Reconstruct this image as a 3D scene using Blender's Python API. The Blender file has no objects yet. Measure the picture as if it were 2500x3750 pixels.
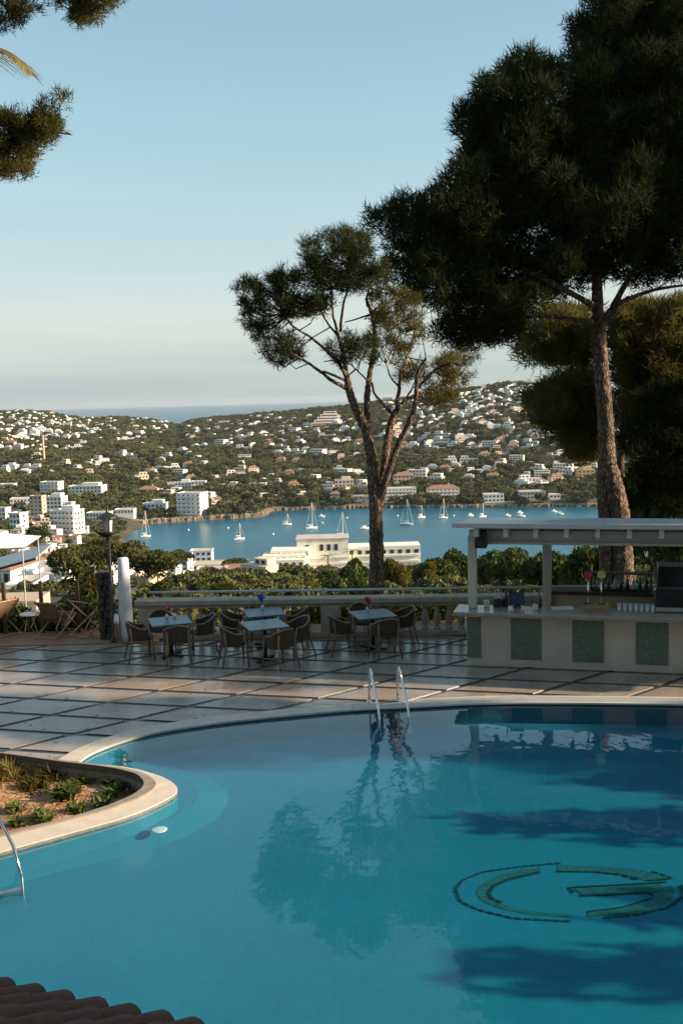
import bpy, bmesh, math, random
import numpy as np
from mathutils import Vector, Matrix
from mathutils.geometry import tessellate_polygon
S = bpy.context.scene
C = S.collection
rnd = random.Random(7)
RG = np.random.default_rng(11)
PI = math.pi

# ------------------------------------------------------------------ camera
HAZE = 3.2e-5
F = 3646.0                      # focal length in photograph pixels (35 mm on a 24x36 portrait frame)
CZ = 5.2
PITCH = math.atan((1875 - 1460) / F)
ROLL = math.radians(-1.57)
CAMROT = Matrix.Rotation(PI / 2 - PITCH, 3, 'X') @ Matrix.Rotation(ROLL, 3, 'Z')
cd = bpy.data.cameras.new('camera'); cam = bpy.data.objects.new('camera', cd); C.objects.link(cam)
cam.matrix_world = Matrix.Translation((0, 0, CZ)) @ CAMROT.to_4x4()
cd.sensor_fit = 'VERTICAL'; cd.sensor_height = 36; cd.sensor_width = 24; cd.lens = 36 * F / 3750
cd.clip_start = 0.1; cd.clip_end = 90000
S.camera = cam

# ------------------------------------------------------------------ sun, sky, exposure
SUN_EL = math.radians(21.0)
SUN_H = Vector((0.992, -0.126, 0)).normalized()
sun_dir = Vector((SUN_H.x * math.cos(SUN_EL), SUN_H.y * math.cos(SUN_EL), math.sin(SUN_EL)))
ld = bpy.data.lights.new('sun', 'SUN'); ld.energy = 5.0; ld.angle = math.radians(0.53); ld.color = (1.0, 0.78, 0.54)
sun = bpy.data.objects.new('sun', ld); C.objects.link(sun)
sun.rotation_euler = sun_dir.to_track_quat('Z', 'Y').to_euler()
sun.location = (30, -5, 30)
W = bpy.data.worlds.new('World'); S.world = W; W.use_nodes = True
wn = W.node_tree.nodes; wl = W.node_tree.links
bg = wn['Background']
sky = wn.new('ShaderNodeTexSky'); sky.sky_type = 'NISHITA'; sky.sun_disc = False
sky.sun_elevation = SUN_EL; sky.sun_rotation = math.atan2(SUN_H.x, SUN_H.y)
sky.altitude = 90; sky.air_density = 1.0; sky.dust_density = 0.6; sky.ozone_density = 1.0
tc = wn.new('ShaderNodeTexCoord'); sp = wn.new('ShaderNodeSeparateXYZ'); wl.new(tc.outputs['Generated'], sp.inputs[0])
# thin streaky cloud veil low over the horizon, the same all round
mp = wn.new('ShaderNodeMapping'); mp.inputs['Scale'].default_value = (1.6, 1.6, 26); wl.new(tc.outputs['Generated'], mp.inputs[0])
nz = wn.new('ShaderNodeTexNoise'); nz.inputs['Scale'].default_value = 1.5; nz.inputs['Detail'].default_value = 5; wl.new(mp.outputs[0], nz.inputs[0])
cr = wn.new('ShaderNodeValToRGB'); cr.color_ramp.elements[0].position = 0.25; cr.color_ramp.elements[1].position = 0.75; cr.color_ramp.elements[0].color = (.68, .68, .68, 1)
wl.new(nz.outputs['Fac'], cr.inputs[0])
el = wn.new('ShaderNodeValToRGB'); wl.new(sp.outputs['Z'], el.inputs[0])
e0 = el.color_ramp.elements; e0[0].position = 0.0; e0[0].color = (0.92,)*3 + (1,); e0[1].position = 0.60; e0[1].color = (0.35,)*3 + (1,)
for p, v in ((0.10, 0.92), (0.30, 0.60)):
    q = e0.new(p); q.color = (v, v, v, 1)
vc = wn.new('ShaderNodeValToRGB'); wl.new(sp.outputs['Z'], vc.inputs[0]); e1 = vc.color_ramp.elements
e1[0].position = 0.0; e1[0].color = (0.34, 0.43, 0.47, 1); e1[1].position = 0.5; e1[1].color = (0.20, 0.43, 0.56, 1)
for p, v in ((0.026, (0.37, 0.46, 0.51)), (0.040, (0.47, 0.53, 0.54)), (0.080, (0.62, 0.63, 0.59)), (0.13, (0.50, 0.62, 0.63)), (0.25, (0.35, 0.57, 0.64))):
    q = e1.new(p); q.color = (*v, 1)
vs_ = wn.new('ShaderNodeVectorMath'); vs_.operation = 'SCALE'; wl.new(vc.outputs[0], vs_.inputs[0]); vs_.inputs['Scale'].default_value = 5.5
mu = wn.new('ShaderNodeMath'); mu.operation = 'MULTIPLY'; wl.new(cr.outputs[0], mu.inputs[0]); wl.new(el.outputs[0], mu.inputs[1])
mx = wn.new('ShaderNodeMix'); mx.data_type = 'RGBA'; wl.new(mu.outputs[0], mx.inputs['Factor'])
hs = wn.new('ShaderNodeHueSaturation'); hs.inputs['Saturation'].default_value = 0.72; hs.inputs['Value'].default_value = 1.0
wl.new(sky.outputs[0], hs.inputs['Color'])
tint = wn.new('ShaderNodeMix'); tint.data_type = 'RGBA'; tint.blend_type = 'MULTIPLY'; tint.inputs['Factor'].default_value = 1.0
wl.new(hs.outputs[0], tint.inputs['A']); tint.inputs['B'].default_value = (0.90, 1.02, 0.99, 1)
wl.new(tint.outputs['Result'], mx.inputs['A']); wl.new(vs_.outputs[0], mx.inputs['B'])
wl.new(mx.outputs['Result'], bg.inputs['Color']); bg.inputs['Strength'].default_value = 0.10
S.view_settings.view_transform = 'Standard'; S.view_settings.look = 'None'
S.view_settings.exposure = 1.0; S.view_settings.gamma = 1.0; S.view_settings.use_curve_mapping = False
S.render.engine = 'CYCLES'
cy = S.cycles
cy.use_denoising = True; cy.max_bounces = 7; cy.diffuse_bounces = 3; cy.glossy_bounces = 3; cy.transmission_bounces = 4
cy.transparent_max_bounces = 10; cy.sample_clamp_indirect = 6; cy.use_adaptive_sampling = True; cy.adaptive_threshold = 0.015
cy.caustics_reflective = False; cy.caustics_refractive = False

# ------------------------------------------------------------------ pixel helpers: a photo pixel gives a direction
def ray(px, py):
    return CAMROT @ Vector(((px - 1250) / F, -(py - 1875) / F, -1.0))
def G(px, py, z=0.0):           # where that direction meets the horizontal plane z
    d = ray(px, py); t = (z - CZ) / d.z
    return Vector((d.x * t, d.y * t, z))
def D(px, py, y):               # the point of that direction at depth y
    d = ray(px, py); t = y / d.y
    return Vector((d.x * t, y, CZ + d.z * t))

# ------------------------------------------------------------------ mesh helpers
class MB:
    def __init__(s): s.v = []; s.f = []
    def add(s, vs, fs):
        o = len(s.v); s.v += [tuple(p) for p in vs]; s.f += [tuple(i + o for i in f) for f in fs]; return s
    def box(s, c, d, rz=0.0, tw=1.0, M=None):
        x, y, z = d[0] / 2, d[1] / 2, d[2] / 2
        vs = [Vector((sx * x * (tw if sz > 0 else 1), sy * y * (tw if sz > 0 else 1), sz * z)) for sz in (-1, 1) for sy in (-1, 1) for sx in (-1, 1)]
        R = Matrix.Rotation(rz, 3, 'Z') if M is None else M
        return s.add([R @ p + Vector(c) for p in vs], [(0, 2, 3, 1), (4, 5, 7, 6), (0, 1, 5, 4), (1, 3, 7, 5), (3, 2, 6, 7), (2, 0, 4, 6)])
    def tube(s, pts, r, n=8, caps=True, rough=0.0):
        pts = [Vector(p) for p in pts]; rs = r if isinstance(r, (list, tuple)) else [r] * len(pts)
        up = None; rings = []
        for i, p in enumerate(pts):
            t = (pts[min(i + 1, len(pts) - 1)] - pts[max(i - 1, 0)])
            t = t.normalized() if t.length > 1e-9 else Vector((0, 0, 1))
            if up is None: up = Vector((0, 0, 1)) if abs(t.z) < 0.9 else Vector((1, 0, 0))
            a = t.cross(up)
            if a.length < 1e-6: a = t.orthogonal()
            a.normalize(); b = t.cross(a).normalized(); up = -b if (-b).dot(up) > 0 else b
            b = a.cross(t)
            rings.append([p + (a * math.cos(2 * PI * k / n) + b * math.sin(2 * PI * k / n)) * rs[i] * (1 + (rough * (rnd.gauss(0, .7) + math.sin(k * 2.4 + i * .35) + .6 * math.sin(k * 1.3 - i * .8)) if rough else 0)) for k in range(n)])
        vs = [q for g in rings for q in g]; fs = []
        for i in range(len(rings) - 1):
            for k in range(n):
                k2 = (k + 1) % n; fs.append((i * n + k, (i + 1) * n + k, (i + 1) * n + k2, i * n + k2))
        if caps: fs += [tuple(range(n)), tuple(reversed([(len(rings) - 1) * n + k for k in range(n)]))]
        return s.add(vs, fs)
    def lathe(s, prof, n=16, c=(0, 0, 0), caps=True):
        c = Vector(c); vs = [c + Vector((r * math.cos(2 * PI * k / n), r * math.sin(2 * PI * k / n), z)) for r, z in prof for k in range(n)]
        fs = [(i * n + k, i * n + (k + 1) % n, (i + 1) * n + (k + 1) % n, (i + 1) * n + k) for i in range(len(prof) - 1) for k in range(n)]
        if caps: fs += [tuple(reversed(range(n))), tuple((len(prof) - 1) * n + k for k in range(n))]
        return s.add(vs, fs)
    def prism(s, poly, z0, z1):  # vertical prism of an xy polygon (counter-clockwise)
        n = len(poly); vs = [(p[0], p[1], z0) for p in poly] + [(p[0], p[1], z1) for p in poly]
        fs = [tuple(reversed(range(n))), tuple(range(n, 2 * n))] + [(i, (i + 1) % n, n + (i + 1) % n, n + i) for i in range(n)]
        return s.add(vs, fs)
    def build(s, name, mat, parent=None, smooth=False, bevel=0.0):
        me = bpy.data.meshes.new(name); me.from_pydata(s.v, [], s.f); me.update()
        if bevel:
            bm = bmesh.new(); bm.from_mesh(me)
            bmesh.ops.bevel(bm, geom=list(bm.edges), offset=bevel, segments=1, affect='EDGES', clamp_overlap=True); bm.to_mesh(me); bm.free()
        if smooth: me.polygons.foreach_set('use_smooth', [True] * len(me.polygons))
        me.materials.append(mat); o = bpy.data.objects.new(name, me); C.objects.link(o)
        if parent: o.parent = parent
        return o
def npmesh(name, V, T, mat, parent=None, smooth=False):
    me = bpy.data.meshes.new(name); V = np.asarray(V, np.float32); T = np.asarray(T, np.int32); k = T.shape[1]
    me.vertices.add(len(V)); me.vertices.foreach_set('co', V.ravel())
    me.loops.add(T.size); me.loops.foreach_set('vertex_index', T.ravel())
    me.polygons.add(len(T)); me.polygons.foreach_set('loop_start', np.arange(0, T.size, k, dtype=np.int32))
    if smooth: me.polygons.foreach_set('use_smooth', np.ones(len(T), bool))
    me.update(calc_edges=True); me.validate()
    me.materials.append(mat); o = bpy.data.objects.new(name, me); C.objects.link(o)
    if parent: o.parent = parent
    return o
def tag(o, label=None, cat=None, group=None, kind=None):
    if label: o['label'] = label
    if cat: o['category'] = cat
    if group: o['group'] = group
    if kind: o['kind'] = kind
    return o
def thing(name, label, cat, loc=(0, 0, 0), rz=0.0, group=None):
    o = bpy.data.objects.new(name, None); C.objects.link(o); o.location = loc; o.rotation_euler = (0, 0, rz); o.empty_display_size = 0.2
    return tag(o, label, cat, group)
def dup(o, parent=None):
    c = o.copy(); C.objects.link(c); c.parent = parent
    for ch in o.children: dup(ch, c)
    return c
def resample(pts, n):
    P = np.array([list(p)[:2] for p in pts]); L = np.r_[0, np.cumsum(np.linalg.norm(np.diff(P, axis=0), axis=1))]
    t = np.linspace(0, L[-1], n); return np.c_[np.interp(t, L, P[:, 0]), np.interp(t, L, P[:, 1])]
def smooth_curve(pts, n, it=6):
    Q = resample(pts, n)
    for _ in range(it): Q[1:-1] = (Q[:-2] + 2 * Q[1:-1] + Q[2:]) / 4
    return resample(Q, n)
def normals2(Q):
    T = np.gradient(Q, axis=0); T /= np.linalg.norm(T, axis=1)[:, None] + 1e-9
    return np.c_[-T[:, 1], T[:, 0]]

# ------------------------------------------------------------------ materials
def mat(name, col, rough=0.7, var=0.0, scale=4.0, col2=None, bump=0.0, bscale=None, metal=0.0, spec=0.5, detail=6, coords='Object', stretch=(1, 1, 1), coat=0.0):
    m = bpy.data.materials.new(name); m.use_nodes = True; n = m.node_tree.nodes; l = m.node_tree.links; b = n['Principled BSDF']
    b.inputs['Base Color'].default_value = (*col, 1); b.inputs['Roughness'].default_value = rough; b.inputs['Metallic'].default_value = metal
    b.inputs['Specular IOR Level'].default_value = spec; b.inputs['Coat Weight'].default_value = coat
    if var or col2 or bump:
        t = n.new('ShaderNodeTexCoord'); mp = n.new('ShaderNodeMapping'); mp.inputs['Scale'].default_value = stretch
        l.new(t.outputs[coords], mp.inputs[0])
    if var or col2:
        z = n.new('ShaderNodeTexNoise'); z.inputs['Scale'].default_value = scale; z.inputs['Detail'].default_value = detail; l.new(mp.outputs[0], z.inputs[0])
        r = n.new('ShaderNodeValToRGB'); l.new(z.outputs['Fac'], r.inputs[0])
        c2 = col2 or tuple(min(1, c * (1 + var)) for c in col); c1 = col if col2 else tuple(c * (1 - var) for c in col)
        r.color_ramp.elements[0].position = 0.32; r.color_ramp.elements[1].position = 0.68
        r.color_ramp.elements[0].color = (*c1, 1); r.color_ramp.elements[1].color = (*c2, 1); l.new(r.outputs[0], b.inputs['Base Color'])
    if bump:
        z2 = n.new('ShaderNodeTexNoise'); z2.inputs['Scale'].default_value = bscale or scale * 3; z2.inputs['Detail'].default_value = 5; l.new(mp.outputs[0], z2.inputs[0])
        bp = n.new('ShaderNodeBump'); bp.inputs['Strength'].default_value = bump; bp.inputs['Distance'].default_value = 0.05; l.new(z2.outputs['Fac'], bp.inputs['Height']); l.new(bp.outputs[0], b.inputs['Normal'])
    return m
def leafmat(name, c1, c2, scale=0.6, trans=0.25, c3=None):
    m = bpy.data.materials.new(name); m.use_nodes = True; n = m.node_tree.nodes; l = m.node_tree.links
    n.remove(n['Principled BSDF']); out = n['Material Output']
    g = n.new('ShaderNodeNewGeometry'); oi = n.new('ShaderNodeObjectInfo')
    z = n.new('ShaderNodeTexNoise'); z.inputs['Scale'].default_value = scale; z.inputs['Detail'].default_value = 4; l.new(g.outputs['Position'], z.inputs[0])
    a = n.new('ShaderNodeMath'); a.operation = 'MULTIPLY_ADD'; l.new(oi.outputs['Random'], a.inputs[0]); a.inputs[1].default_value = 0.35; l.new(z.outputs['Fac'], a.inputs[2])
    r = n.new('ShaderNodeValToRGB'); l.new(a.outputs[0], r.inputs[0]); r.color_ramp.elements[0].position = 0.38; r.color_ramp.elements[1].position = 0.90
    r.color_ramp.elements[0].color = (*c1, 1); r.color_ramp.elements[1].color = (*c2, 1)
    d = n.new('ShaderNodeBsdfDiffuse'); l.new(r.outputs[0], d.inputs[0]); t = n.new('ShaderNodeBsdfTranslucent'); l.new(r.outputs[0], t.inputs[0])
    x = n.new('ShaderNodeMixShader'); x.inputs[0].default_value = trans; l.new(d.outputs[0], x.inputs[1]); l.new(t.outputs[0], x.inputs[2]); l.new(x.outputs[0], out.inputs[0])
    return m
def tilemat(name, col, joint, size, mortar, rough, var=0.12, spec=0.5, bump=0.25, wall=False):
    m = bpy.data.materials.new(name); m.use_nodes = True; n = m.node_tree.nodes; l = m.node_tree.links; b = n['Principled BSDF']
    b.inputs['Roughness'].default_value = rough; b.inputs['Specular IOR Level'].default_value = spec
    t = n.new('ShaderNodeTexCoord'); k = n.new('ShaderNodeTexBrick'); mpp = n.new('ShaderNodeMapping'); mpp.inputs['Rotation'].default_value = (PI / 2 if wall else 0, 0, 0); l.new(t.outputs['Object'], mpp.inputs[0]); l.new(mpp.outputs[0], k.inputs[0])
    k.offset = 0; k.inputs['Scale'].default_value = 1; k.inputs['Brick Width'].default_value = size; k.inputs['Row Height'].default_value = size
    k.inputs['Mortar Size'].default_value = mortar; k.inputs['Mortar Smooth'].default_value = 0.2; k.inputs['Bias'].default_value = 0
    k.inputs['Color1'].default_value = (*[c * (1 - var) for c in col], 1); k.inputs['Color2'].default_value = (*[min(1, c * (1 + var)) for c in col], 1); k.inputs['Mortar'].default_value = (*joint, 1)
    z = n.new('ShaderNodeTexNoise'); z.inputs['Scale'].default_value = 0.9; z.inputs['Detail'].default_value = 6; l.new(t.outputs['Object'], z.inputs[0])
    mr = n.new('ShaderNodeMapRange'); l.new(z.outputs['Fac'], mr.inputs[0]); mr.inputs[3].default_value = 0.86; mr.inputs[4].default_value = 1.12
    mm = n.new('ShaderNodeMix'); mm.data_type = 'RGBA'; mm.blend_type = 'MULTIPLY'; mm.inputs['Factor'].default_value = 1; l.new(k.outputs['Color'], mm.inputs['A']); l.new(mr.outputs[0], mm.inputs['B'])
    l.new(mm.outputs['Result'], b.inputs['Base Color'])
    if rough < 0.3:
        z3 = n.new('ShaderNodeTexNoise'); z3.inputs['Scale'].default_value = 2.3; z3.inputs['Detail'].default_value = 8; l.new(t.outputs['Object'], z3.inputs[0])
        m3 = n.new('ShaderNodeMapRange'); l.new(z3.outputs['Fac'], m3.inputs[0]); m3.inputs[1].default_value = .3; m3.inputs[2].default_value = .7; m3.inputs[3].default_value = rough * .85; m3.inputs[4].default_value = rough * 1.35; l.new(m3.outputs[0], b.inputs['Roughness'])
    if bump:
        bp = n.new('ShaderNodeBump'); bp.invert = True; bp.inputs['Strength'].default_value = bump; bp.inputs['Distance'].default_value = 0.01; l.new(k.outputs['Fac'], bp.inputs['Height']); l.new(bp.outputs[0], b.inputs['Normal'])
    return m
def barkmat(name, crack, c1, c2):
    m = bpy.data.materials.new(name); m.use_nodes = True; n = m.node_tree.nodes; l = m.node_tree.links; b = n['Principled BSDF']; b.inputs['Roughness'].default_value = 0.95; b.inputs['Specular IOR Level'].default_value = 0.2
    t = n.new('ShaderNodeTexCoord'); mp = n.new('ShaderNodeMapping'); mp.inputs['Scale'].default_value = (1, 1, 0.42); l.new(t.outputs['Object'], mp.inputs[0])
    z0 = n.new('ShaderNodeTexNoise'); z0.inputs['Scale'].default_value = 5; l.new(mp.outputs[0], z0.inputs[0]); ad = n.new('ShaderNodeMix'); ad.data_type = 'VECTOR'; ad.inputs['Factor'].default_value = 0.12; l.new(mp.outputs[0], ad.inputs['A']); l.new(z0.outputs['Color'], ad.inputs['B'])
    v = n.new('ShaderNodeTexVoronoi'); v.feature = 'DISTANCE_TO_EDGE'; v.inputs['Scale'].default_value = 15; l.new(ad.outputs['Result'], v.inputs['Vector'])
    z = n.new('ShaderNodeTexNoise'); z.inputs['Scale'].default_value = 9; z.inputs['Detail'].default_value = 8; l.new(mp.outputs[0], z.inputs[0])
    r = n.new('ShaderNodeValToRGB'); r.color_ramp.elements[0].position = .35; r.color_ramp.elements[1].position = .68; r.color_ramp.elements[0].color = (*c1, 1); r.color_ramp.elements[1].color = (*c2, 1); l.new(z.outputs['Fac'], r.inputs[0])
    k = n.new('ShaderNodeValToRGB'); k.color_ramp.elements[0].position = .01; k.color_ramp.elements[1].position = .20; l.new(v.outputs['Distance'], k.inputs[0])
    x = n.new('ShaderNodeMix'); x.data_type = 'RGBA'; l.new(k.outputs[0], x.inputs['Factor']); x.inputs['A'].default_value = (*crack, 1); l.new(r.outputs[0], x.inputs['B']); l.new(x.outputs['Result'], b.inputs['Base Color'])
    a = n.new('ShaderNodeMath'); a.operation = 'MULTIPLY_ADD'; l.new(z.outputs['Fac'], a.inputs[0]); a.inputs[1].default_value = .4; l.new(k.outputs[0], a.inputs[2])
    bp = n.new('ShaderNodeBump'); bp.inputs['Strength'].default_value = 0.8; bp.inputs['Distance'].default_value = 0.03; l.new(a.outputs[0], bp.inputs['Height']); l.new(bp.outputs[0], b.inputs['Normal'])
    return m
M = {}
M['white'] = mat('white_wall', (0.80, 0.77, 0.72), 0.8, 0.06, 0.4)
M['cream'] = mat('cream_wall', (0.72, 0.58, 0.42), 0.8, 0.08, 0.4)
M['ochre'] = mat('ochre_wall', (0.66, 0.42, 0.22), 0.8, 0.08, 0.4)
M['hotelw'] = mat('hotel_render', (0.84, 0.78, 0.66), 0.8, 0.06, 0.3)
M['peach'] = mat('peach_wall', (0.70, 0.50, 0.38), 0.8, 0.08, 0.4)
M['beige'] = mat('beige_wall', (0.52, 0.42, 0.32), 0.8, 0.08, 0.4)
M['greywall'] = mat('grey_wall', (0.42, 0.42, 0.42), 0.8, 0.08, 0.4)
M['terra'] = mat('terracotta_roof', (0.30, 0.155, 0.095), 0.8, 0.25, 1.2)
M['flatroof'] = mat('flat_roof', (0.50, 0.45, 0.40), 0.9, 0.15, 0.3)
M['glassd'] = mat('window_glass', (0.035, 0.045, 0.055), 0.15, spec=0.6)
M['metal'] = mat('painted_rail', (0.42, 0.45, 0.48), 0.35, spec=0.6)
M['chrome'] = mat('stainless_steel', (0.75, 0.74, 0.72), 0.12, metal=1.0)
M['black'] = mat('black_metal', (0.02, 0.02, 0.02), 0.45)
M['blackp'] = mat('black_plastic', (0.018, 0.018, 0.02), 0.4, 0.2, 8)
M['bark'] = barkmat('pine_bark', (0.060, 0.042, 0.032), (0.115, 0.078, 0.058), (0.31, 0.22, 0.160))
M['barkd'] = mat('dark_bark', (0.10, 0.07, 0.05), 0.95, col2=(0.22, 0.16, 0.12), scale=7, bump=1.0, bscale=14, stretch=(1, 1, 0.35))
M['twig'] = mat('twig_bark', (0.14, 0.09, 0.06), 0.9, 0.2, 6)
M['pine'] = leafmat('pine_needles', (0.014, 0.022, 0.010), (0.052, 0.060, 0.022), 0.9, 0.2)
M['pine2'] = leafmat('sunlit_dry_foliage', (0.050, 0.055, 0.015), (0.165, 0.145, 0.040), 0.8, 0.45)  # sunlight on foliage put into the colour; also plain dry grass
M['leafy'] = leafmat('shrub_leaves', (0.030, 0.052, 0.016), (0.095, 0.115, 0.035), 0.7, 0.22)
M['forest'] = leafmat('wood_foliage', (0.055, 0.068, 0.030), (0.150, 0.148, 0.064), 0.03, 0.1)
M['olive'] = leafmat('olive_crown', (0.050, 0.060, 0.022), (0.140, 0.135, 0.050), 0.4, 0.25)
M['palm'] = leafmat('palm_leaf', (0.16, 0.12, 0.035), (0.34, 0.26, 0.09), 2.0, 0.35)
M['palmg'] = leafmat('green_palm_leaf', (0.07, 0.08, 0.03), (0.16, 0.15, 0.06), 1.0, 0.3)
M['hill'] = mat('hill_soil', (0.055, 0.060, 0.032), 0.95, col2=(0.16, 0.13, 0.085), scale=0.02, detail=10)
M['slope'] = mat('slope_soil', (0.035, 0.040, 0.020), 0.95, col2=(0.09, 0.075, 0.045), scale=0.08, detail=10)
M['rocks'] = mat('shore_rock', (0.24, 0.17, 0.11), 0.95, col2=(0.42, 0.33, 0.23), scale=0.25, bump=1.0, bscale=0.8)
M['soil'] = mat('planter_soil', (0.27, 0.135, 0.065), 0.98, col2=(0.50, 0.28, 0.155), scale=3.0, bump=1.0, bscale=18, detail=10)
M['joint'] = mat('dark_paving_band', (0.045, 0.050, 0.055), 0.32, 0.25, 6)
M['coping'] = mat('pale_coping', (0.60, 0.53, 0.45), 0.6, 0.10, 5, bump=0.15, bscale=60)
M['kerb'] = mat('planter_kerb', (0.27, 0.235, 0.20), 0.8, 0.15, 9, bump=0.3, bscale=60)
M['grate'] = mat('white_grate', (0.62, 0.62, 0.60), 0.5, 0.05, 5)
M['dark'] = mat('dark_gap', (0.03, 0.03, 0.032), 0.8)
M['deckwood'] = mat('terracotta_floor', (0.36, 0.17, 0.10), 0.55, 0.25, 3.0, stretch=(1, 8, 1))
M['stone'] = mat('balustrade_stone', (0.42, 0.36, 0.30), 0.85, 0.18, 5, bump=0.35, bscale=40)
M['rattan'] = mat('brown_rattan', (0.070, 0.043, 0.028), 0.65, 0.35, 60, bump=0.6, bscale=120)
M['bamboo'] = mat('pale_cane', (0.24, 0.165, 0.095), 0.5, 0.15, 12)
M['tabletop'] = mat('pale_blue_tabletop', (0.15, 0.19, 0.215), 0.38, 0.05, 3)
M['wood'] = mat('oiled_wood', (0.42, 0.26, 0.14), 0.55, 0.25, 3, stretch=(1, 1, 10))
M['canvas'] = mat('brown_canvas', (0.20, 0.115, 0.075), 0.9, 0.1, 30)
M['darkwood'] = mat('dark_timber', (0.07, 0.045, 0.03), 0.8, 0.25, 5)
M['barwall'] = mat('bar_plaster', (0.55, 0.51, 0.46), 0.75, 0.08, 3, bump=0.2, bscale=30)
M['barwhite'] = mat('white_timber', (0.60, 0.56, 0.51), 0.65, 0.08, 2)
M['marble'] = mat('counter_stone', (0.36, 0.31, 0.27), 0.25, 0.15, 6)
M['wpost'] = mat('white_cover', (0.66, 0.68, 0.70), 0.6, 0.04, 2)
M['rock'] = mat('dark_stone', (0.030, 0.027, 0.023), 0.9, col2=(0.10, 0.085, 0.07), scale=6, bump=0.8, bscale=20)
M['rooftile'] = mat('dark_clay_tile', (0.095, 0.034, 0.022), 0.85, 0.35, 7, bump=0.35, bscale=40)
M['hull'] = mat('white_hull', (0.80, 0.79, 0.76), 0.35)
M['sail'] = mat('furled_sail', (0.72, 0.68, 0.62), 0.8)
M['blue'] = mat('blue_petals', (0.03, 0.10, 0.45), 0.7, 0.3, 30)
M['red'] = mat('red_petals', (0.42, 0.03, 0.07), 0.7, 0.3, 30)
M['pink'] = mat('pink_petals', (0.50, 0.10, 0.20), 0.7, 0.3, 30)
M['stem'] = mat('green_stem', (0.06, 0.12, 0.03), 0.7)
M['glass'] = mat('drinking_glass', (0.55, 0.62, 0.65), 0.08, spec=0.8)
M['screen'] = mat('dark_blue_screen', (0.03, 0.07, 0.16), 0.2)
M['paper'] = mat('white_paper', (0.75, 0.76, 0.76), 0.7)
M['tent'] = mat('white_tent_cloth', (0.80, 0.79, 0.76), 0.8, 0.03, 2)
M['greyroof'] = mat('grey_lean_to_roof', (0.30, 0.36, 0.40), 0.5, 0.1, 2)
M['lantern'] = mat('frosted_glass', (0.60, 0.62, 0.62), 0.5)
M['panel'] = tilemat('terrace_tile', (0.33, 0.265, 0.22), (0.28, 0.225, 0.19), 0.30, 0.006, 0.22, 0.10, 0.6, 0.12)
M['pooltile'] = tilemat('pool_mosaic', (0.005, 0.186, 0.288), (0.009, 0.210, 0.315), 0.075, 0.004, 0.4, 0.05)
M['ledge'] = tilemat('pool_ledge_mosaic', (0.012, 0.200, 0.300), (0.016, 0.215, 0.315), 0.075, 0.005, 0.4, 0.08)
M['poolwall'] = mat('pool_wall_mosaic', (0.006, 0.172, 0.27), 0.4, 0.08, 9)
M['greentile'] = tilemat('green_mosaic', (0.105, 0.165, 0.130), (0.15, 0.18, 0.16), 0.035, 0.003, 0.4, 0.3, wall=True)
M['logogreen'] = tilemat('green_pool_mosaic', (0.014, 0.125, 0.130), (0.016, 0.145, 0.155), 0.05, 0.004, 0.4, 0.25)
M['logodark'] = mat('black_pool_mosaic', (0.006, 0.045, 0.055), 0.4)
def watermat(name, tr, rough, scales, strength):
    m = bpy.data.materials.new(name); m.use_nodes = True; n = m.node_tree.nodes; l = m.node_tree.links; n.remove(n['Principled BSDF']); out = n['Material Output']
    t = n.new('ShaderNodeTexCoord'); mp = n.new('ShaderNodeMapping'); mp.inputs['Scale'].default_value = (1.0, 0.8, 1); l.new(t.outputs['Object'], mp.inputs[0])
    h = None
    for sc, w in scales:
        z = n.new('ShaderNodeTexNoise'); z.inputs['Scale'].default_value = sc; z.inputs['Detail'].default_value = 2; l.new(mp.outputs[0], z.inputs[0])
        a = n.new('ShaderNodeMath'); a.operation = 'MULTIPLY_ADD'; l.new(z.outputs['Fac'], a.inputs[0]); a.inputs[1].default_value = w
        if h: l.new(h, a.inputs[2])
        else: a.inputs[2].default_value = 0
        h = a.outputs[0]
    bp = n.new('ShaderNodeBump'); bp.inputs['Strength'].default_value = strength; bp.inputs['Distance'].default_value = 0.01; l.new(h, bp.inputs['Height'])
    gl = n.new('ShaderNodeBsdfGlossy'); gl.inputs['Roughness'].default_value = rough; l.new(bp.outputs[0], gl.inputs['Normal'])
    tp = n.new('ShaderNodeBsdfTransparent'); tp.inputs[0].default_value = (*tr, 1)
    lw = n.new('ShaderNodeLayerWeight'); lw.inputs['Blend'].default_value = 0.5; l.new(bp.outputs[0], lw.inputs['Normal'])   # Schlick, the same from above and below
    pw = n.new('ShaderNodeMath'); pw.operation = 'POWER'; l.new(lw.outputs['Facing'], pw.inputs[0]); pw.inputs[1].default_value = 3.8
    fr = n.new('ShaderNodeMath'); fr.operation = 'MULTIPLY_ADD'; l.new(pw.outputs[0], fr.inputs[0]); fr.inputs[1].default_value = 0.98; fr.inputs[2].default_value = 0.03
    x = n.new('ShaderNodeMixShader'); l.new(fr.outputs[0], x.inputs[0]); l.new(tp.outputs[0], x.inputs[1]); l.new(gl.outputs[0], x.inputs[2]); l.new(x.outputs[0], out.inputs[0])
    return m
M['poolwater'] = watermat('pool_water', (0.80, 0.95, 0.97), 0.0, ((0.9, 1.8), (3.5, 0.5), (11, 0.08)), 0.6)
def seamat():
    m = mat('bay_water', (0.008, 0.098, 0.160), 0.32, 0.25, 0.012, bump=1.0, bscale=0.35, spec=0.25, coords='Object')
    return m
M['sea'] = seamat()

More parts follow.
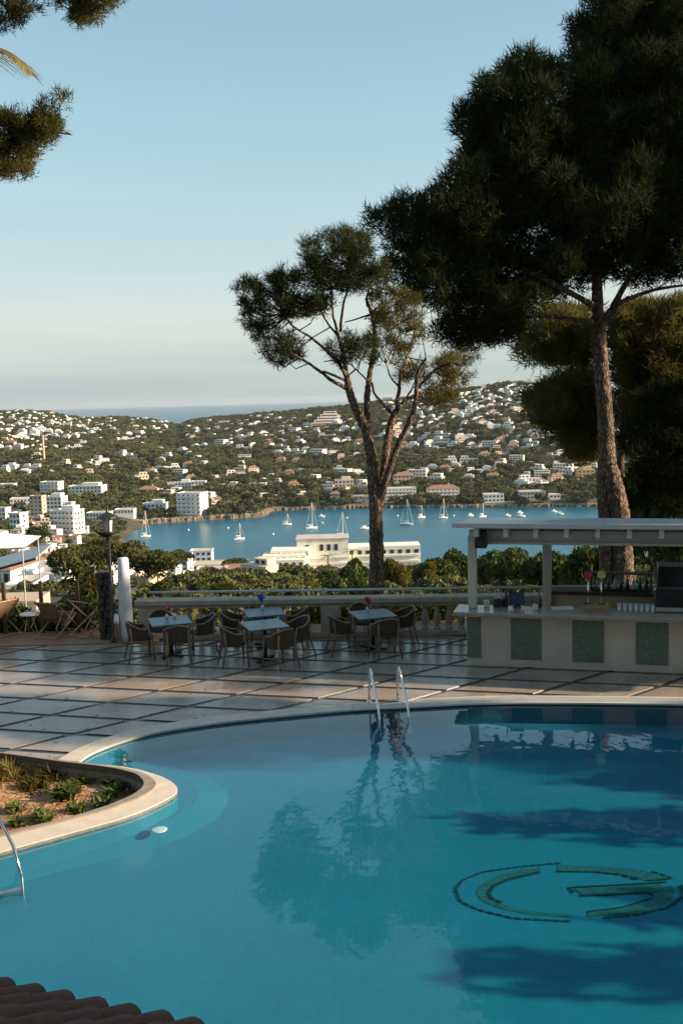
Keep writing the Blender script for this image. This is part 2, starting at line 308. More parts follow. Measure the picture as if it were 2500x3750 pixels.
# ------------------------------------------------------------------ terrain: our hillside, the bay, the far hill
SEA = -85.0
def A_of(px): d = ray(px, 1700); return d.x / d.y
SH = [(-900, 640), (0, 690), (300, 718), (470, 745), (680, 760), (920, 772), (965, 778), (995, 818), (1300, 818), (1700, 803), (2000, 792), (2500, 775), (3400, 760)]
CR = [(-900, 1470), (0, 1503), (100, 1500), (180, 1505), (260, 1522), (330, 1527), (420, 1522), (520, 1528), (600, 1540), (650, 1552), (700, 1535), (780, 1524), (880, 1518), (950, 1508), (1050, 1502),
      (1150, 1490), (1250, 1484), (1400, 1464), (1500, 1450), (1650, 1424), (1750, 1412), (1850, 1396), (1900, 1392), (2000, 1408), (2200, 1430), (2500, 1440), (3400, 1440)]
DC = [(-900, 2000), (0, 1950), (650, 2050), (1150, 1900), (1900, 1700), (2500, 1650), (3400, 1650)]
sa = np.array([A_of(p) for p, _ in SH]); sv = np.array([v for _, v in SH], float)
da = np.array([A_of(p) for p, _ in DC]); dv = np.array([v for _, v in DC], float)
ca = np.array([ray(p, q).x / ray(p, q).y for p, q in CR])
cv = np.array([D(p, q, np.interp(A_of(p), da, dv)).z - 7.0 for p, q in CR])
def wob(x, y):
    return (np.sin(x * .011 + 1.3) * np.sin(y * .009 + .4) * 6 + np.sin(x * .031 + y * .017) * 2.5 + np.sin(x * .019 - y * .027 + 2) * 2.5)
def far_z(x, y):
    x = np.asarray(x, float); y = np.asarray(y, float); a = x / np.maximum(y, 1)
    ds = np.interp(a, sa, sv); dc = np.interp(a, da, dv); zc = np.interp(a, ca, cv)
    t = (y - ds) / (dc - ds)
    tt = np.clip(t, 0, 1); z = SEA + 3.0 + (zc - SEA - 3.0) * (0.25 * tt + 0.75 * tt ** 1.25)
    z = z + wob(x, y) * np.sin(np.clip(tt, 0, 1) * PI)
    z = z - np.where(t > 1, (t - 1) ** 1.5 * 260, 0)
    z = np.where(t < 0, SEA + 3.0 + np.clip(t * (dc - ds), -60, 0) * 0.9, z)
    return z
def near_z(x, y):
    x = np.asarray(x, float); y = np.asarray(y, float)
    z1 = np.interp(y, [20, 26, 40, 100, 140, 250, 350, 470, 500, 560], [-2.2, -3.5, -6, -14.5, -22, -41, -59, -83, -87, -100])
    z2 = np.interp(y, [20, 26, 40, 100, 140, 250, 400, 525, 600, 700, 800, 1000], [-2.2, -3.5, -6, -14.5, -20, -37, -51, -62, -68, -77, -81.5, -84])
    w = np.clip((-105 - x) / 70, 0, 1); w = w * w * (3 - 2 * w)
    return z1 * (1 - w) + z2 * w + np.sin(x * .05) * np.sin(y * .04) * np.clip((y - 40) / 80, 0, 1) * 1.3
def H(x, y): return float(np.maximum(far_z(x, y), near_z(x, y)))
def hit(px, py):                # where a pixel's direction meets the far land
    d = ray(px, py); ys = np.arange(640, 2100, 3.0); zs = CZ + d.z / d.y * ys; xs = d.x / d.y * ys
    k = np.nonzero(np.maximum(far_z(xs, ys), SEA) >= zs)[0]
    return None if len(k) == 0 else Vector((xs[k[0]], ys[k[0]], float(far_z(xs[k[0]], ys[k[0]]))))
def hit_land(px, py):           # the same for all land beyond the near slope's top
    d = ray(px, py); ys = np.arange(150, 2000, 2.0); zs = CZ + d.z / d.y * ys; xs = d.x / d.y * ys
    k = np.nonzero(np.maximum(np.maximum(near_z(xs, ys), far_z(xs, ys)), SEA) >= zs)[0]
    return None if len(k) == 0 else Vector((xs[k[0]], ys[k[0]], H(xs[k[0]], ys[k[0]])))
def grid(name, X, Y, Z, m):
    n, k = X.shape; V = np.stack([X, Y, Z], -1).reshape(-1, 3); i = np.arange(n * k).reshape(n, k)
    T = np.stack([i[:-1, :-1], i[:-1, 1:], i[1:, 1:], i[1:, :-1]], -1).reshape(-1, 4)
    return npmesh(name, V, T, m, smooth=True)
ax = np.linspace(-0.62, 0.62, 260); yy = np.r_[np.linspace(600, 860, 66), np.linspace(868, 2600, 190)]
AX, YY = np.meshgrid(ax, yy); XX = AX * YY
tag(grid('far_hill', XX, YY, far_z(XX, YY), M['hill']), 'wooded hill with houses across the bay', kind='structure')
xx = np.linspace(-520, 420, 190); y2 = np.r_[np.linspace(22.9, 60, 20), np.linspace(63, 900, 200)]
XX, YY = np.meshgrid(xx, y2)
tag(grid('near_slope', XX, YY, near_z(XX, YY), M['slope']), 'hillside falling from the terrace to the shore', kind='structure')
tag(MB().add([(-22000, 380, SEA), (22000, 380, SEA), (22000, 28000, SEA), (-22000, 28000, SEA)], [(0, 1, 2, 3)]).build('sea', M['sea']), 'blue bay and open sea', kind='structure')
# rocky shore ledges along the far waterline
def shore_ledge(name, p0, p1, n, hgt, m, label):
    mb = MB()
    for i in range(n):
        px = p0 + (p1 - p0) * i / n; a = A_of(px); y = float(np.interp(a, sa, sv)) - rnd.uniform(0, 3); x = a * y; w = (p1 - p0) / n / F * y * rnd.uniform(1.0, 1.6)
        mb.box((x, y + 2, SEA + hgt / 2 - 0.5), (w, rnd.uniform(5, 9), hgt * rnd.uniform(0.7, 1.3) + 1), rnd.uniform(-.2, .2), tw=rnd.uniform(.75, .95))
    return tag(mb.build(name, m), label, kind='structure')
shore_ledge('rocky_shore', 280, 960, 90, 3.2, M['rocks'], 'tan rocks and sea wall along the near point of the bay')
shore_ledge('rocky_shore', 995, 2200, 150, 2.4, M['rocks'], 'brown rocks along the far waterline of the bay')

# ------------------------------------------------------------------ foliage builders
def needles(cen, axis, per, length, width, spread=0.9, rg=RG):
    """thin needle triangles fanning from tuft centres; returns verts, tris"""
    cen = np.repeat(cen, per, 0); axis = np.repeat(axis, per, 0); n = len(cen)
    d = axis + rg.normal(0, spread, (n, 3)); d /= np.linalg.norm(d, axis=1)[:, None] + 1e-9
    s = np.cross(d, rg.normal(0, 1, (n, 3))); s /= np.linalg.norm(s, axis=1)[:, None] + 1e-9
    L = length * rg.uniform(0.6, 1.2, (n, 1)); w = width * rg.uniform(0.7, 1.3, (n, 1))
    b = cen + rg.normal(0, length * 0.28, (n, 3))
    V = np.empty((n, 3, 3)); V[:, 0] = b - s * w; V[:, 1] = b + s * w; V[:, 2] = b + d * L
    return V.reshape(-1, 3), np.arange(3 * n).reshape(-1, 3)
def leaves(cen, axis, size, rg=RG):
    n = len(cen); d = axis + rg.normal(0, 0.7, (n, 3)); d /= np.linalg.norm(d, axis=1)[:, None] + 1e-9
    s = np.cross(d, rg.normal(0, 1, (n, 3))); s /= np.linalg.norm(s, axis=1)[:, None] + 1e-9
    L = size * rg.uniform(.6, 1.4, (n, 1)); V = np.empty((n, 4, 3))
    V[:, 0] = cen - d * L; V[:, 1] = cen + s * L * .5; V[:, 2] = cen + d * L; V[:, 3] = cen - s * L * .5
    return V.reshape(-1, 3), np.arange(4 * n).reshape(-1, 4)
def shell_pts(c, r, n, rg=RG, flat=0.8, inner=0.35, up=0.0):
    d = rg.normal(0, 1, (n, 3)); d /= np.linalg.norm(d, axis=1)[:, None]
    if up: d[:, 2] = np.where((d[:, 2] < -0.2) & (rg.random(n) < up), -d[:, 2], d[:, 2])
    q = rg.uniform(inner, 1.0, (n, 1)) ** 0.6
    return np.asarray(c) + d * q * r * np.array([1, 1, flat]), d
def pine_crown(name, clumps, m, parent, tuft=60, per=14, L=0.24, w=0.010, flat=0.75):
    Cn = []; Ax = []
    for c, r in clumps:
        k = max(8, int(tuft * (r / 0.8) ** 2)); p, d = shell_pts(c, r, k, flat=flat); Cn.append(p); Ax.append(d * 0.7 + np.array([0, 0, 0.75]))
    V, T = needles(np.concatenate(Cn), np.concatenate(Ax), per, L, w)
    return npmesh(name, V, T, m, parent)
def limb_mesh(mb, pts, r0, r1, n=8, sub=3, jit=0.0, rough=0.0):
    pts = [Vector(p) for p in pts]; out = []; N = len(pts)
    for i in range(N - 1):
        for k in range(sub):
            t = k / sub; a = pts[max(i - 1, 0)]; b = pts[i]; c = pts[i + 1]; d = pts[min(i + 2, N - 1)]
            out.append(0.5 * ((2 * b) + (c - a) * t + (2 * a - 5 * b + 4 * c - d) * t * t + (3 * b - a - 3 * c + d) * t ** 3) + Vector((rnd.gauss(0, jit), rnd.gauss(0, jit), 0)))
    out.append(pts[-1]); m = len(out) - 1
    mb.tube(out, [r0 + (r1 - r0) * i / m for i in range(m + 1)], n, rough=rough); return out
def twigs(mb, nodes, clumps, r=0.022, reach=9.0):
    for c, rr in clumps:
        c = Vector(c); b = min(nodes, key=lambda q: (q - c).length + (2.0 if q.z > c.z + 0.4 else 0))
        if (b - c).length > reach: continue
        md = (b + c) / 2 + Vector((rnd.gauss(0, .12), rnd.gauss(0, .12), -0.12 * (b - c).length))
        mb.tube([b, md, c], [r * 1.5, r * 1.1, r * .6], 5)
        for _ in range(3):
            e = c + Vector((rnd.gauss(0, 1), rnd.gauss(0, 1), rnd.uniform(-.1, 1))).normalized() * rr * .75
            mb.tube([c, (c + e) / 2 + Vector((0, 0, -.05)), e], [r * .6, r * .5, r * .25], 4)

# crown prototypes for trees a hundred metres and more away
def blob_crown(seed, lobes, n, size, shape):
    rg = np.random.default_rng(seed); Cn = []; Ax = []
    for _ in range(lobes):
        c = rg.normal(0, 1, 3); c /= np.linalg.norm(c); c *= rg.uniform(.2, .62); c[2] = abs(c[2]) * shape[2] - 0.05
        p, d = shell_pts(c * np.array([shape[0], shape[1], 1]), rg.uniform(.34, .55), n // lobes, rg, flat=0.8, inner=.6, up=.8); Cn.append(p); Ax.append(d)
    Cn = np.concatenate(Cn); Ax = np.concatenate(Ax)
    return leaves(Cn, Ax * .4 + np.array([0, 0, .4]), size, rg)
CROWN = []
for i, (lb, sh) in enumerate(((9, (1, 1, .55)), (12, (1.1, .9, .5)), (10, (.9, 1, .8)), (8, (.8, .8, 1.2)))):
    V, T = blob_crown(100 + i, lb, 4200, 0.064, sh); me = bpy.data.meshes.new('crown'); me.from_pydata(V.tolist(), [], T.tolist()); me.update(); CROWN.append(me)
def mid_tree(name, label, px, pt, d, wpx, m, kind=0, hpx=None, group=None, cat='tree', trunk='barkd', base=None):
    """a tree whose crown top shows at pixel (px, pt) at depth d"""
    top = D(px, pt, d); R = wpx / F * d / 2; hh = (hpx or wpx * .8) / F * d
    zb = near_z(top.x, d) if base is None else base
    zb = float(zb); th = top.z - zb
    t = thing(name, label, cat, (top.x, d, zb), rnd.uniform(0, 6), group)
    me = CROWN[kind].copy(); me.materials.clear(); me.materials.append(m); o = bpy.data.objects.new('crown', me); C.objects.link(o); o.parent = t
    R *= 1.2; zs = hh / 1.25; o.scale = (R, R, zs); o.location = (0, 0, th - zs * .95)
    mb = MB(); bend = Vector((rnd.uniform(-.4, .4), rnd.uniform(-.4, .4), 0)); r = max(.12, th * .018)
    nd = limb_mesh(mb, [(0, 0, -1), bend * .5 + Vector((0, 0, th * .3)), bend + Vector((0, 0, max(th - zs * 1.2, th * .45))), bend * .7 + Vector((0, 0, th - zs * .6))], r, r * .4, 7)
    for k in range(5):
        a = rnd.uniform(0, 6.28); e = Vector((math.cos(a) * R * .55, math.sin(a) * R * .55, th - zs * rnd.uniform(.4, .9)))
        b = nd[int(len(nd) * .6)]; mb.tube([b, (b + e) / 2 - Vector((0, 0, .2 * R * .3)), e], [r * .4, r * .3, r * .12], 5)
    mb.build('trunk', M[trunk], t, smooth=True)
    return t

# ------------------------------------------------------------------ buildings
def windows(root, w, h0, floors, fh, cols, y, ww, wh, m, x0=0.0, side=0, dep=0.0, rail=None, balc=0.0):
    """each window a part with its frame; balcony slabs and parapets are parts too"""
    key = (round(ww, 2), round(wh, 2), side)
    mb = MB(); fb = MB()
    if side == 0:
        mb.box((0, -0.03, 0), (ww, .10, wh)); fb.box((0, -0.05, -wh / 2 - .08), (ww + .3, .16, .14))
    else:
        mb.box((0.03, 0, 0), (.10, ww, wh)); fb.box((0.05, 0, -wh / 2 - .08), (.16, ww + .3, .14))
    p = None
    for f in range(floors):
        for c in range(cols):
            u = (c + .5) / cols * w - w / 2; z = h0 + f * fh
            if p is None: o = mb.build('window', m, root); s = fb.build('sill', M['white'], o); p = o
            else: o = dup(p, root)
            o.location = (x0 + u, y, z) if side == 0 else (x0, dep + u, z)
        if balc and f >= 0:
            MB().box((x0, y - balc / 2, h0 + f * fh - wh / 2 - .25), (w * .98, balc, .22)).build('balcony', M['white'], root)
            MB().box((x0, y - balc + .06, h0 + f * fh - wh / 2 + .30), (w * .98, .10, .9)).build('parapet', rail or M['white'], root)
def hip(mb, w, d, z, h, ov=.4, ridge=.4):
    x, y = w / 2 + ov, d / 2 + ov
    if w >= d: r = [(-x + y * .8 * 1, 0, z + h), (x - y * .8, 0, z + h)]
    else: r = [(0, -y + x * .8, z + h), (0, y - x * .8, z + h)]
    vs = [(-x, -y, z), (x, -y, z), (x, y, z), (-x, y, z)] + r
    fs = [(0, 1, 5, 4), (1, 2, 5), (2, 3, 4, 5), (3, 0, 4)] if w >= d else [(0, 1, 4), (1, 2, 5, 4), (2, 3, 5), (3, 0, 4, 5)]
    return mb.add(vs, fs + [(3, 2, 1, 0)])
FOOT = []                       # footprints, kept clear of trees
def building(name, label, cat, x0, x1, pt, d, floors, cols, wm='white', roof='flat', depth=None, rz=0.0, balc=0.0, group=None, base=None, pb=None, penthouse=False, fh=None):
    pc = (x0 + x1) / 2
    if pb:
        q = hit_land(pc, pb); d = q.y if q else d
    top = D(pc, pt, d); w = (x1 - x0) / F * d
    zt = H(top.x, d) if base is None else base
    h = max(top.z - zt, 3.0); zt = top.z - h; depth = depth or max(7.0, min(w * .7, 16)); bx = 1.5
    t = thing(name, label, cat, (top.x, d + depth / 2, zt), rz, group); FOOT.append((top.x, d + depth / 2, max(w, depth) / 2))
    MB().box((0, 0, (h - bx) / 2), (w, depth, h + bx)).build('wall', M[wm], t)
    fh = fh or 3.0
    n = max(1, min(floors, int(h / 2.6))); ww = min(1.8, w / cols * .55)
    if cols:
        windows(t, w, h - n * fh + fh * .55, n, fh, cols, -depth / 2, ww, 1.5, M['glassd'], balc=balc)
        if rz < -0.05 or rz > .05: windows(t, depth * .8, h - n * fh + fh * .55, n, fh, max(1, cols // 2), -depth / 2, min(1.4, depth / max(1, cols // 2) * .4), 1.4, M['glassd'], x0=w / 2, side=1)
    if roof == 'flat':
        MB().box((0, 0, h + .02), (w + .3, depth + .3, .12)).build('roof', M['flatroof'], t)
        for sx, sy, dx, dy in ((0, -1, w + .3, .25), (0, 1, w + .3, .25), (1, 0, .25, depth), (-1, 0, .25, depth)):
            MB().box((sx * (w / 2), sy * (depth / 2), h + .35), (dx, dy, .6)).build('parapet', M[wm], t)
        if penthouse:
            MB().box((w * .12, depth * .1, h + 1.5), (w * .5, depth * .6, 2.9)).build('penthouse', M[wm], t)
    else:
        r = hip(MB(), w, depth, h + .02, min(w, depth) * .22).build('roof', M['terra'], t)
        MB().box((w * .2, depth * .1, h + min(w, depth) * .25), (.9, .7, 1.8)).build('chimney', M[wm], r)
    return t
B = building
# the town on the left of the bay and along the shore, each its own thing
T = 'white town houses left of the bay'
B('apartment_house', 'white flat-roofed block with three window rows against the wood, behind the beige tower', 'building', 148, 218, 1767, 812, 3, 5, balc=1.2, group=T, rz=-.15, pb=1816)
B('villa', 'long low white building with a rooftop box, left of the dark wood', 'building', 250, 376, 1782, 806, 2, 9, group=T, penthouse=True, rz=-.1, pb=1822)
B('house', 'small white house half hidden at the left edge against the wood', 'house', 0, 52, 1774, 830, 2, 4, group=T, pb=1800)
B('house', 'row of white flats with pale blue shade left of the beige tower', 'building', 35, 109, 1828, 660, 3, 6, group=T, rz=.12, pb=1868)
B('tower_block', 'narrow beige tower block among the white town houses', 'building', 109, 158, 1818, 610, 6, 3, 'beige', group=T, rz=-.2, pb=1905)
B('apartment_house', 'white stepped flats right of the beige tower block', 'building', 158, 232, 1822, 618, 4, 5, group=T, rz=-.2, penthouse=True, pb=1890)
B('apartment_house', 'low white wing stepping down to the right from the flats', 'building', 225, 266, 1842, 600, 3, 3, group=T, rz=-.2, pb=1890)
B('apartment_house', 'large white apartment house nearest the lamp post', 'building', 186, 287, 1873, 525, 5, 6, balc=1.1, group=T, rz=-.35, penthouse=True, pb=1948)
B('house', 'tall white house with one lit side left of the large apartment house', 'house', 37, 86, 1882, 505, 4, 3, group=T, rz=-.4, pb=1948)
B('house', 'white house cut by the left edge above the tent roof', 'house', -20, 28, 1862, 565, 4, 3, group=T, rz=-.3, pb=1910)
B('shop_building', 'low white building with dark openings just right of the lamp glass', 'building', 318, 400, 1880, 728, 2, 7, group=T, rz=-.1, pb=1914)
B('shop_building', 'long low white roof behind the lantern top', 'building', 420, 490, 1868, 755, 1, 6, group=T, pb=1895)
B('house', 'white cubic house on the beach left of the five-storey block', 'house', 524, 604, 1846, 782, 3, 5, group=T, penthouse=True, rz=-.15, pb=1886)
B('house', 'white house with sloping roof above the beach houses', 'house', 505, 575, 1792, 845, 2, 4, roof='hip', group=T, pb=1818)
B('apartment_block', 'bright white five-storey block with balconies standing on the shore', 'building', 652, 746, 1808, 778, 5, 5, balc=1.6, group=T, rz=-.3, depth=15, fh=3.3, pb=1892)
B('terrace_house', 'row of white cubic houses above the five-storey block', 'house', 640, 700, 1768, 890, 2, 5, group=T, penthouse=True, pb=1798)
B('terrace_house', 'white houses right end of the row above the five-storey block', 'house', 700, 752, 1764, 905, 2, 4, group=T, pb=1796)
T2 = 'buildings along the far shore'
B('apartment_block', 'grey-white shaded block with blue top floor right of the tall trunk', 'building', 1408, 1523, 1790, 832, 5, 9, balc=1.4, group=T2, depth=12)
B('apartment_block', 'pale block with red tiled roof and balconies on the far shore', 'building', 1563, 1681, 1790, 838, 5, 8, roof='hip', balc=1.4, group=T2, depth=13)
B('villa', 'cream villa among trees left of the tall trunk', 'house', 1225, 1294, 1760, 885, 2, 5, 'cream', group=T2, penthouse=True, pb=1796)
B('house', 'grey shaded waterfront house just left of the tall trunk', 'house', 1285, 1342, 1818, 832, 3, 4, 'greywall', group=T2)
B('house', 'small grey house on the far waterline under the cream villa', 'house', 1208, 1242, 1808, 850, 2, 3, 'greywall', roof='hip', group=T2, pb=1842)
B('villa', 'cream houses with tiled roof above the grey-white block', 'house', 1440, 1515, 1742, 905, 2, 5, 'peach', roof='hip', group=T2, pb=1776)
B('house', 'white house with bright gable right of the red-roofed block', 'house', 1772, 1844, 1812, 818, 2, 5, group=T2, pb=1842)
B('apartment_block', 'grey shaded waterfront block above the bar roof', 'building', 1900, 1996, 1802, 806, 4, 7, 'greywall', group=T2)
B('house', 'small pale house right of the grey waterfront block', 'house', 2012, 2050, 1812, 806, 3, 3, 'white', group=T2)
B('house', 'low white house at the trunk of the big pine', 'house', 2120, 2188, 1812, 812, 2, 5, 'white', group=T2)
B('villa', 'orange-lit villa above the grey waterfront block', 'house', 2115, 2175, 1722, 930, 2, 4, 'ochre', group=T2, penthouse=True, pb=1758)
# hotel with stepped terraces on the near shore
ht = thing('hotel', 'stepped cream hotel with balcony rows by the water below the terrace', 'hotel', (0, 0, 0))
def hbox(nm, x0, x1, pt, d, dep, m, rz=0):
    a = D((x0 + x1) / 2, pt, d); w = (x1 - x0) / F * d; zb = -86.0
    o = MB().box((0, 0, (a.z + zb) / 2 - a.z), (w, dep, a.z - zb), rz).build(nm, M[m], ht); o.location = (a.x, d + dep / 2, a.z); FOOT.append((a.x, d + dep / 2, w / 2)); return o, w, a
for k, (x0, x1, pt) in enumerate(((990, 1130, 2016), (960, 1120, 2034), (935, 1115, 2052))):
    o, w, a = hbox('stepped_wing', x0, x1, pt, 500 - k * 6, 14, 'hotelw', 0)
    for f in range(3):
        n = 7
        for c in range(n):
            q = MB().box((0, -.05, 0), (1.7, .14, 1.8)).build('window', M['glassd'], o) if (c == 0 and f == 0) else dup(o.children[0], o)
            q.location = ((c + .5) / n * w - w / 2, -7, -2.2 - f * 3)
        MB().box((0, -7.6, -3.4 - f * 3), (w, 1.2, .9)).build('balcony', M['hotelw'], o)
o, w, a = hbox('main_block', 1085, 1275, 1976, 512, 16, 'hotelw')
for c, u in enumerate((-.30, -.02, .12, .26)): MB().box((w * u, -8.05, -4.2), (1.9, .2, 3.2)).build('window', M['glassd'], o)
MB().box((0, 0, .4), (w + 1, 17, .5)).build('roof_edge', M['flatroof'], o)
for f in range(3): MB().box((w * .06, -8.4, -9.4 - f * 3.2), (w * .85, 1.2, 1.0)).build('balcony', M['white'], o)
o, w, a = hbox('long_wing', 1270, 1540, 2000, 520, 14, 'hotelw')
for c in range(9): MB().box(((c + .5) / 9 * w - w / 2, -7.05, -3), (2.2, .2, 2.0)).build('window', M['glassd'], o)
for f in range(3): MB().box((0, -7.5, -5.0 - f * 3.2), (w * .96, 1.2, 1.0)).build('balcony', M['hotelw'], o)
o, w, a = hbox('roof_house', 1100, 1260, 1972, 516, 7, 'hotelw')
N = 'low buildings between the hotel and the lamp post'
B('house', 'tall white block beside the long flat roofs by the bay', 'house', 643, 695, 2034, 330, 4, 2, group=N, rz=-.3, pb=2105)
B('house', 'white waterfront house with square windows at the end of the flat roofs', 'house', 695, 775, 2020, 420, 3, 4, group=N, pb=2060)
B('shop_building', 'long pale flat roofs at the water left of the hotel', 'building', 700, 900, 2070, 300, 1, 9, 'cream', group=N, depth=14, pb=2092)
B('shop_building', 'grey and white flat roofs in front of the long pale ones', 'building', 720, 880, 2086, 250, 1, 8, 'white', group=N, depth=9, pb=2112)
B('house', 'cream house behind the pines right of the white post', 'house', 500, 570, 2080, 200, 3, 3, 'peach', roof='hip', group=N)
B('house', 'glaring white wall of a house behind the lamp pole', 'house', 342, 444, 2068, 175, 2, 3, group=N, rz=-.5)
B('house', 'peach house low behind the white post', 'house', 488, 560, 2128, 130, 2, 2, 'peach', roof='flat', group=N, rz=-.2)
L = 'white terraced houses below the deck chairs'
B('house', 'white house with terracotta roof at the top of the stepped houses', 'house', 153, 208, 2040, 205, 3, 2, roof='hip', group=L, rz=-.5)
B('terrace_house', 'white stepped house with balustrade below the pine crowns', 'house', 64, 200, 2096, 170, 2, 5, group=L, rz=-.3, balc=1.2, depth=8)
B('terrace_house', 'white middle step of the terraced houses with slatted parapet', 'house', 84, 222, 2122, 150, 2, 5, group=L, rz=-.25, balc=1.2, depth=7)
B('terrace_house', 'pale blue shaded house with dark openings behind the left deck chair', 'house', 20, 122, 2158, 118, 2, 3, group=L, balc=1.0, depth=6)
B('house', 'white cottage with sloping terracotta roof at the left edge', 'house', -40, 62, 2088, 165, 2, 3, roof='hip', group=L, rz=-.2, depth=9)
B('house', 'second white cottage with terracotta roof and square chimneys', 'house', 40, 110, 2074, 185, 2, 3, roof='hip', group=L, rz=-.2, depth=9)
# low tiled building just below the balustrade on the right
t = thing('low_house', 'low terracotta roof edge with white lit posts behind the bar', 'building', (5.0, 60, -13.5))
MB().box((0, 0, 2.6), (16, 8, 5.2)).build('wall', M['cream'], t); hip(MB(), 16, 8, 5.2, 1.0).build('roof', M['terra'], t)
for k in range(7): MB().box((-6.5 + k * 2.1, -3.2, 6.0), (.28, .28, .9), tw=.8).build('chimney', M['white'], t)

# houses scattered over the far hillside
def proto_house(kind, wm):
    t = thing('hillside_house', 'x', 'house'); m = M[wm]
    def win(us, z, y, ww=1.5, wh=1.5):
        p = None
        for u in us:
            p2 = MB().box((0, 0, 0), (ww, .16, wh)).build('window', M['glassd'], t); p2.location = (u, y, z)
    if kind == 'cube':
        MB().box((0, 0, 1), (15, 9, 9)).build('wall', m, t); MB().box((0, 0, 5.6), (15.6, 9.6, .3)).build('roof', M['flatroof'], t)
        MB().box((2.2, 1.2, 7.2), (8, 6, 3)).build('upper_storey', m, t); win((-5, -1.6, 1.8, 5.2), 3.6, -4.52, 2.0, 1.7); win((0.4, 3.8), 7.1, -1.83, 2.0, 1.6)
        MB().box((-.5, -5.6, 1.4), (13, 2.2, .3)).build('balcony', m, t)
    elif kind == 'villa':
        MB().box((0, 0, 1), (12, 9, 9)).build('wall', m, t); r = hip(MB(), 12, 9, 5.5, 2.3, .7).build('roof', M['terra'], t); MB().box((3, 1, 7.6), (1, .8, 1.8)).build('chimney', m, r)
        MB().box((8.4, .5, 0), (5, 7, 6)).build('side_wing', m, t); win((-4, -.8, 2.6), 3.6, -4.52); win((-4, 2.6), .9, -4.52, 1.8, 1.9)
    elif kind == 'long':
        MB().box((0, 0, 0), (22, 8, 7)).build('wall', m, t); MB().box((0, 0, 3.6), (22.5, 8.5, .3)).build('roof', M['flatroof'], t)
        MB().box((-5, 1, 5.2), (9, 6, 3)).build('upper_storey', m, t); win((-8.5, -4.8, -1, 2.8, 6.4, 9), 1.8, -4.02, 2.2, 1.8); win((-7, -3), 5.2, -2.03, 2, 1.6)
    elif kind == 'block':
        MB().box((0, 0, 3), (19, 10, 13)).build('wall', m, t); MB().box((0, 0, 9.6), (19.6, 10.6, .3)).build('roof', M['flatroof'], t)
        for f in range(3):
            MB().box((0, -5.7, .6 + f * 3), (18.6, 1.5, .9)).build('balcony', m, t); win((-7, -3.5, 0, 3.5, 7), 2.2 + f * 3, -5.03, 2.0, 1.7)
    else:
        MB().box((0, 0, .5), (9, 8, 7)).build('wall', m, t); MB().add([(-5, -4.5, 3.9), (5, -4.5, 3.9), (5, 4.5, 5.4), (-5, 4.5, 5.4), (-5, -4.5, 4.2), (5, -4.5, 4.2), (5, 4.5, 5.7), (-5, 4.5, 5.7)],
            [(0, 3, 2, 1), (4, 5, 6, 7), (0, 1, 5, 4), (1, 2, 6, 5), (2, 3, 7, 6), (3, 0, 4, 7)]).build('roof', M['terra'], t)
        MB().box((-3.6, -1, 4.6), (1.8, 5.8, 1.6)).build('gable_wall', m, t); win((-2.4, 1.6), 1.9, -4.02)
    return t
PROT = [('cube', 'white', 'white cubic flat-roofed house'), ('villa', 'cream', 'cream villa with hipped tiled roof'), ('long', 'white', 'long low white house'), ('block', 'white', 'white three-storey block with balconies'),
        ('cot', 'peach', 'small peach cottage with sloping roof'), ('cube', 'cream', 'cream cubic flat-roofed house'), ('villa', 'white', 'white villa with hipped tiled roof'), ('long', 'peach', 'long low peach house'), ('cot', 'white', 'small white cottage with sloping roof'), ('villa', 'ochre', 'ochre villa with hipped tiled roof')]
PW = [8, 2.6, 6, 2.4, 2, 5, 3, 3, 4, .6]
protos = [proto_house(k, m) for k, m, _ in PROT]; pused = [False] * len(protos)
ZON = [((0, 330), (1512, 1585), 48, 'high on the hill, far left'), ((0, 330), (1585, 1655), 30, 'half way up the hill, far left'), ((330, 640), (1528, 1600), 30, 'left of the dip in the ridge'),
       ((330, 700), (1600, 1680), 10, 'below the dip in the ridge'), ((680, 1000), (1530, 1590), 18, 'ridge right of the dip'), ((700, 1020), (1590, 1650), 16, 'mid hill right of the dip'),
       ((1000, 1330), (1525, 1600), 22, 'ridge just left of forked pine'), ((1000, 1330), (1600, 1680), 14, 'mid slope left of forked pine'), ((0, 500), (1660, 1750), 14, 'wood low on the left'),
       ((500, 1330), (1680, 1770), 22, 'in the wood above the bay'), ((1400, 1700), (1440, 1540), 30, 'ridge between the two pines'), ((1700, 1960), (1400, 1500), 34, 'top of the right-hand hill'),
       ((1680, 1990), (1500, 1580), 24, 'right-hand hill below its top'), ((1400, 1700), (1540, 1650), 24, 'mid slope right of forked pine'), ((1700, 2180), (1580, 1680), 20, 'middle of the right-hand hill'),
       ((1420, 1900), (1680, 1780), 14, 'wood above the shore blocks'), ((1900, 2200), (1690, 1790), 14, 'low slope above the bar'), ((2240, 2500), (1520, 1800), 12, 'through the pines at right edge'), ((560, 1400), (1775, 1850), 14, 'trees by the far waterline')]
placed = []; cand = []
def add_house(i, p, s, rz, lab, grp):
    if pused[i]: t = dup(protos[i])
    else: t = protos[i]; pused[i] = True
    t.location = p + Vector((0, 0, .8)); t.scale = (s, s, s); t.rotation_euler = (0, 0, rz); t['label'] = lab; t['group'] = grp
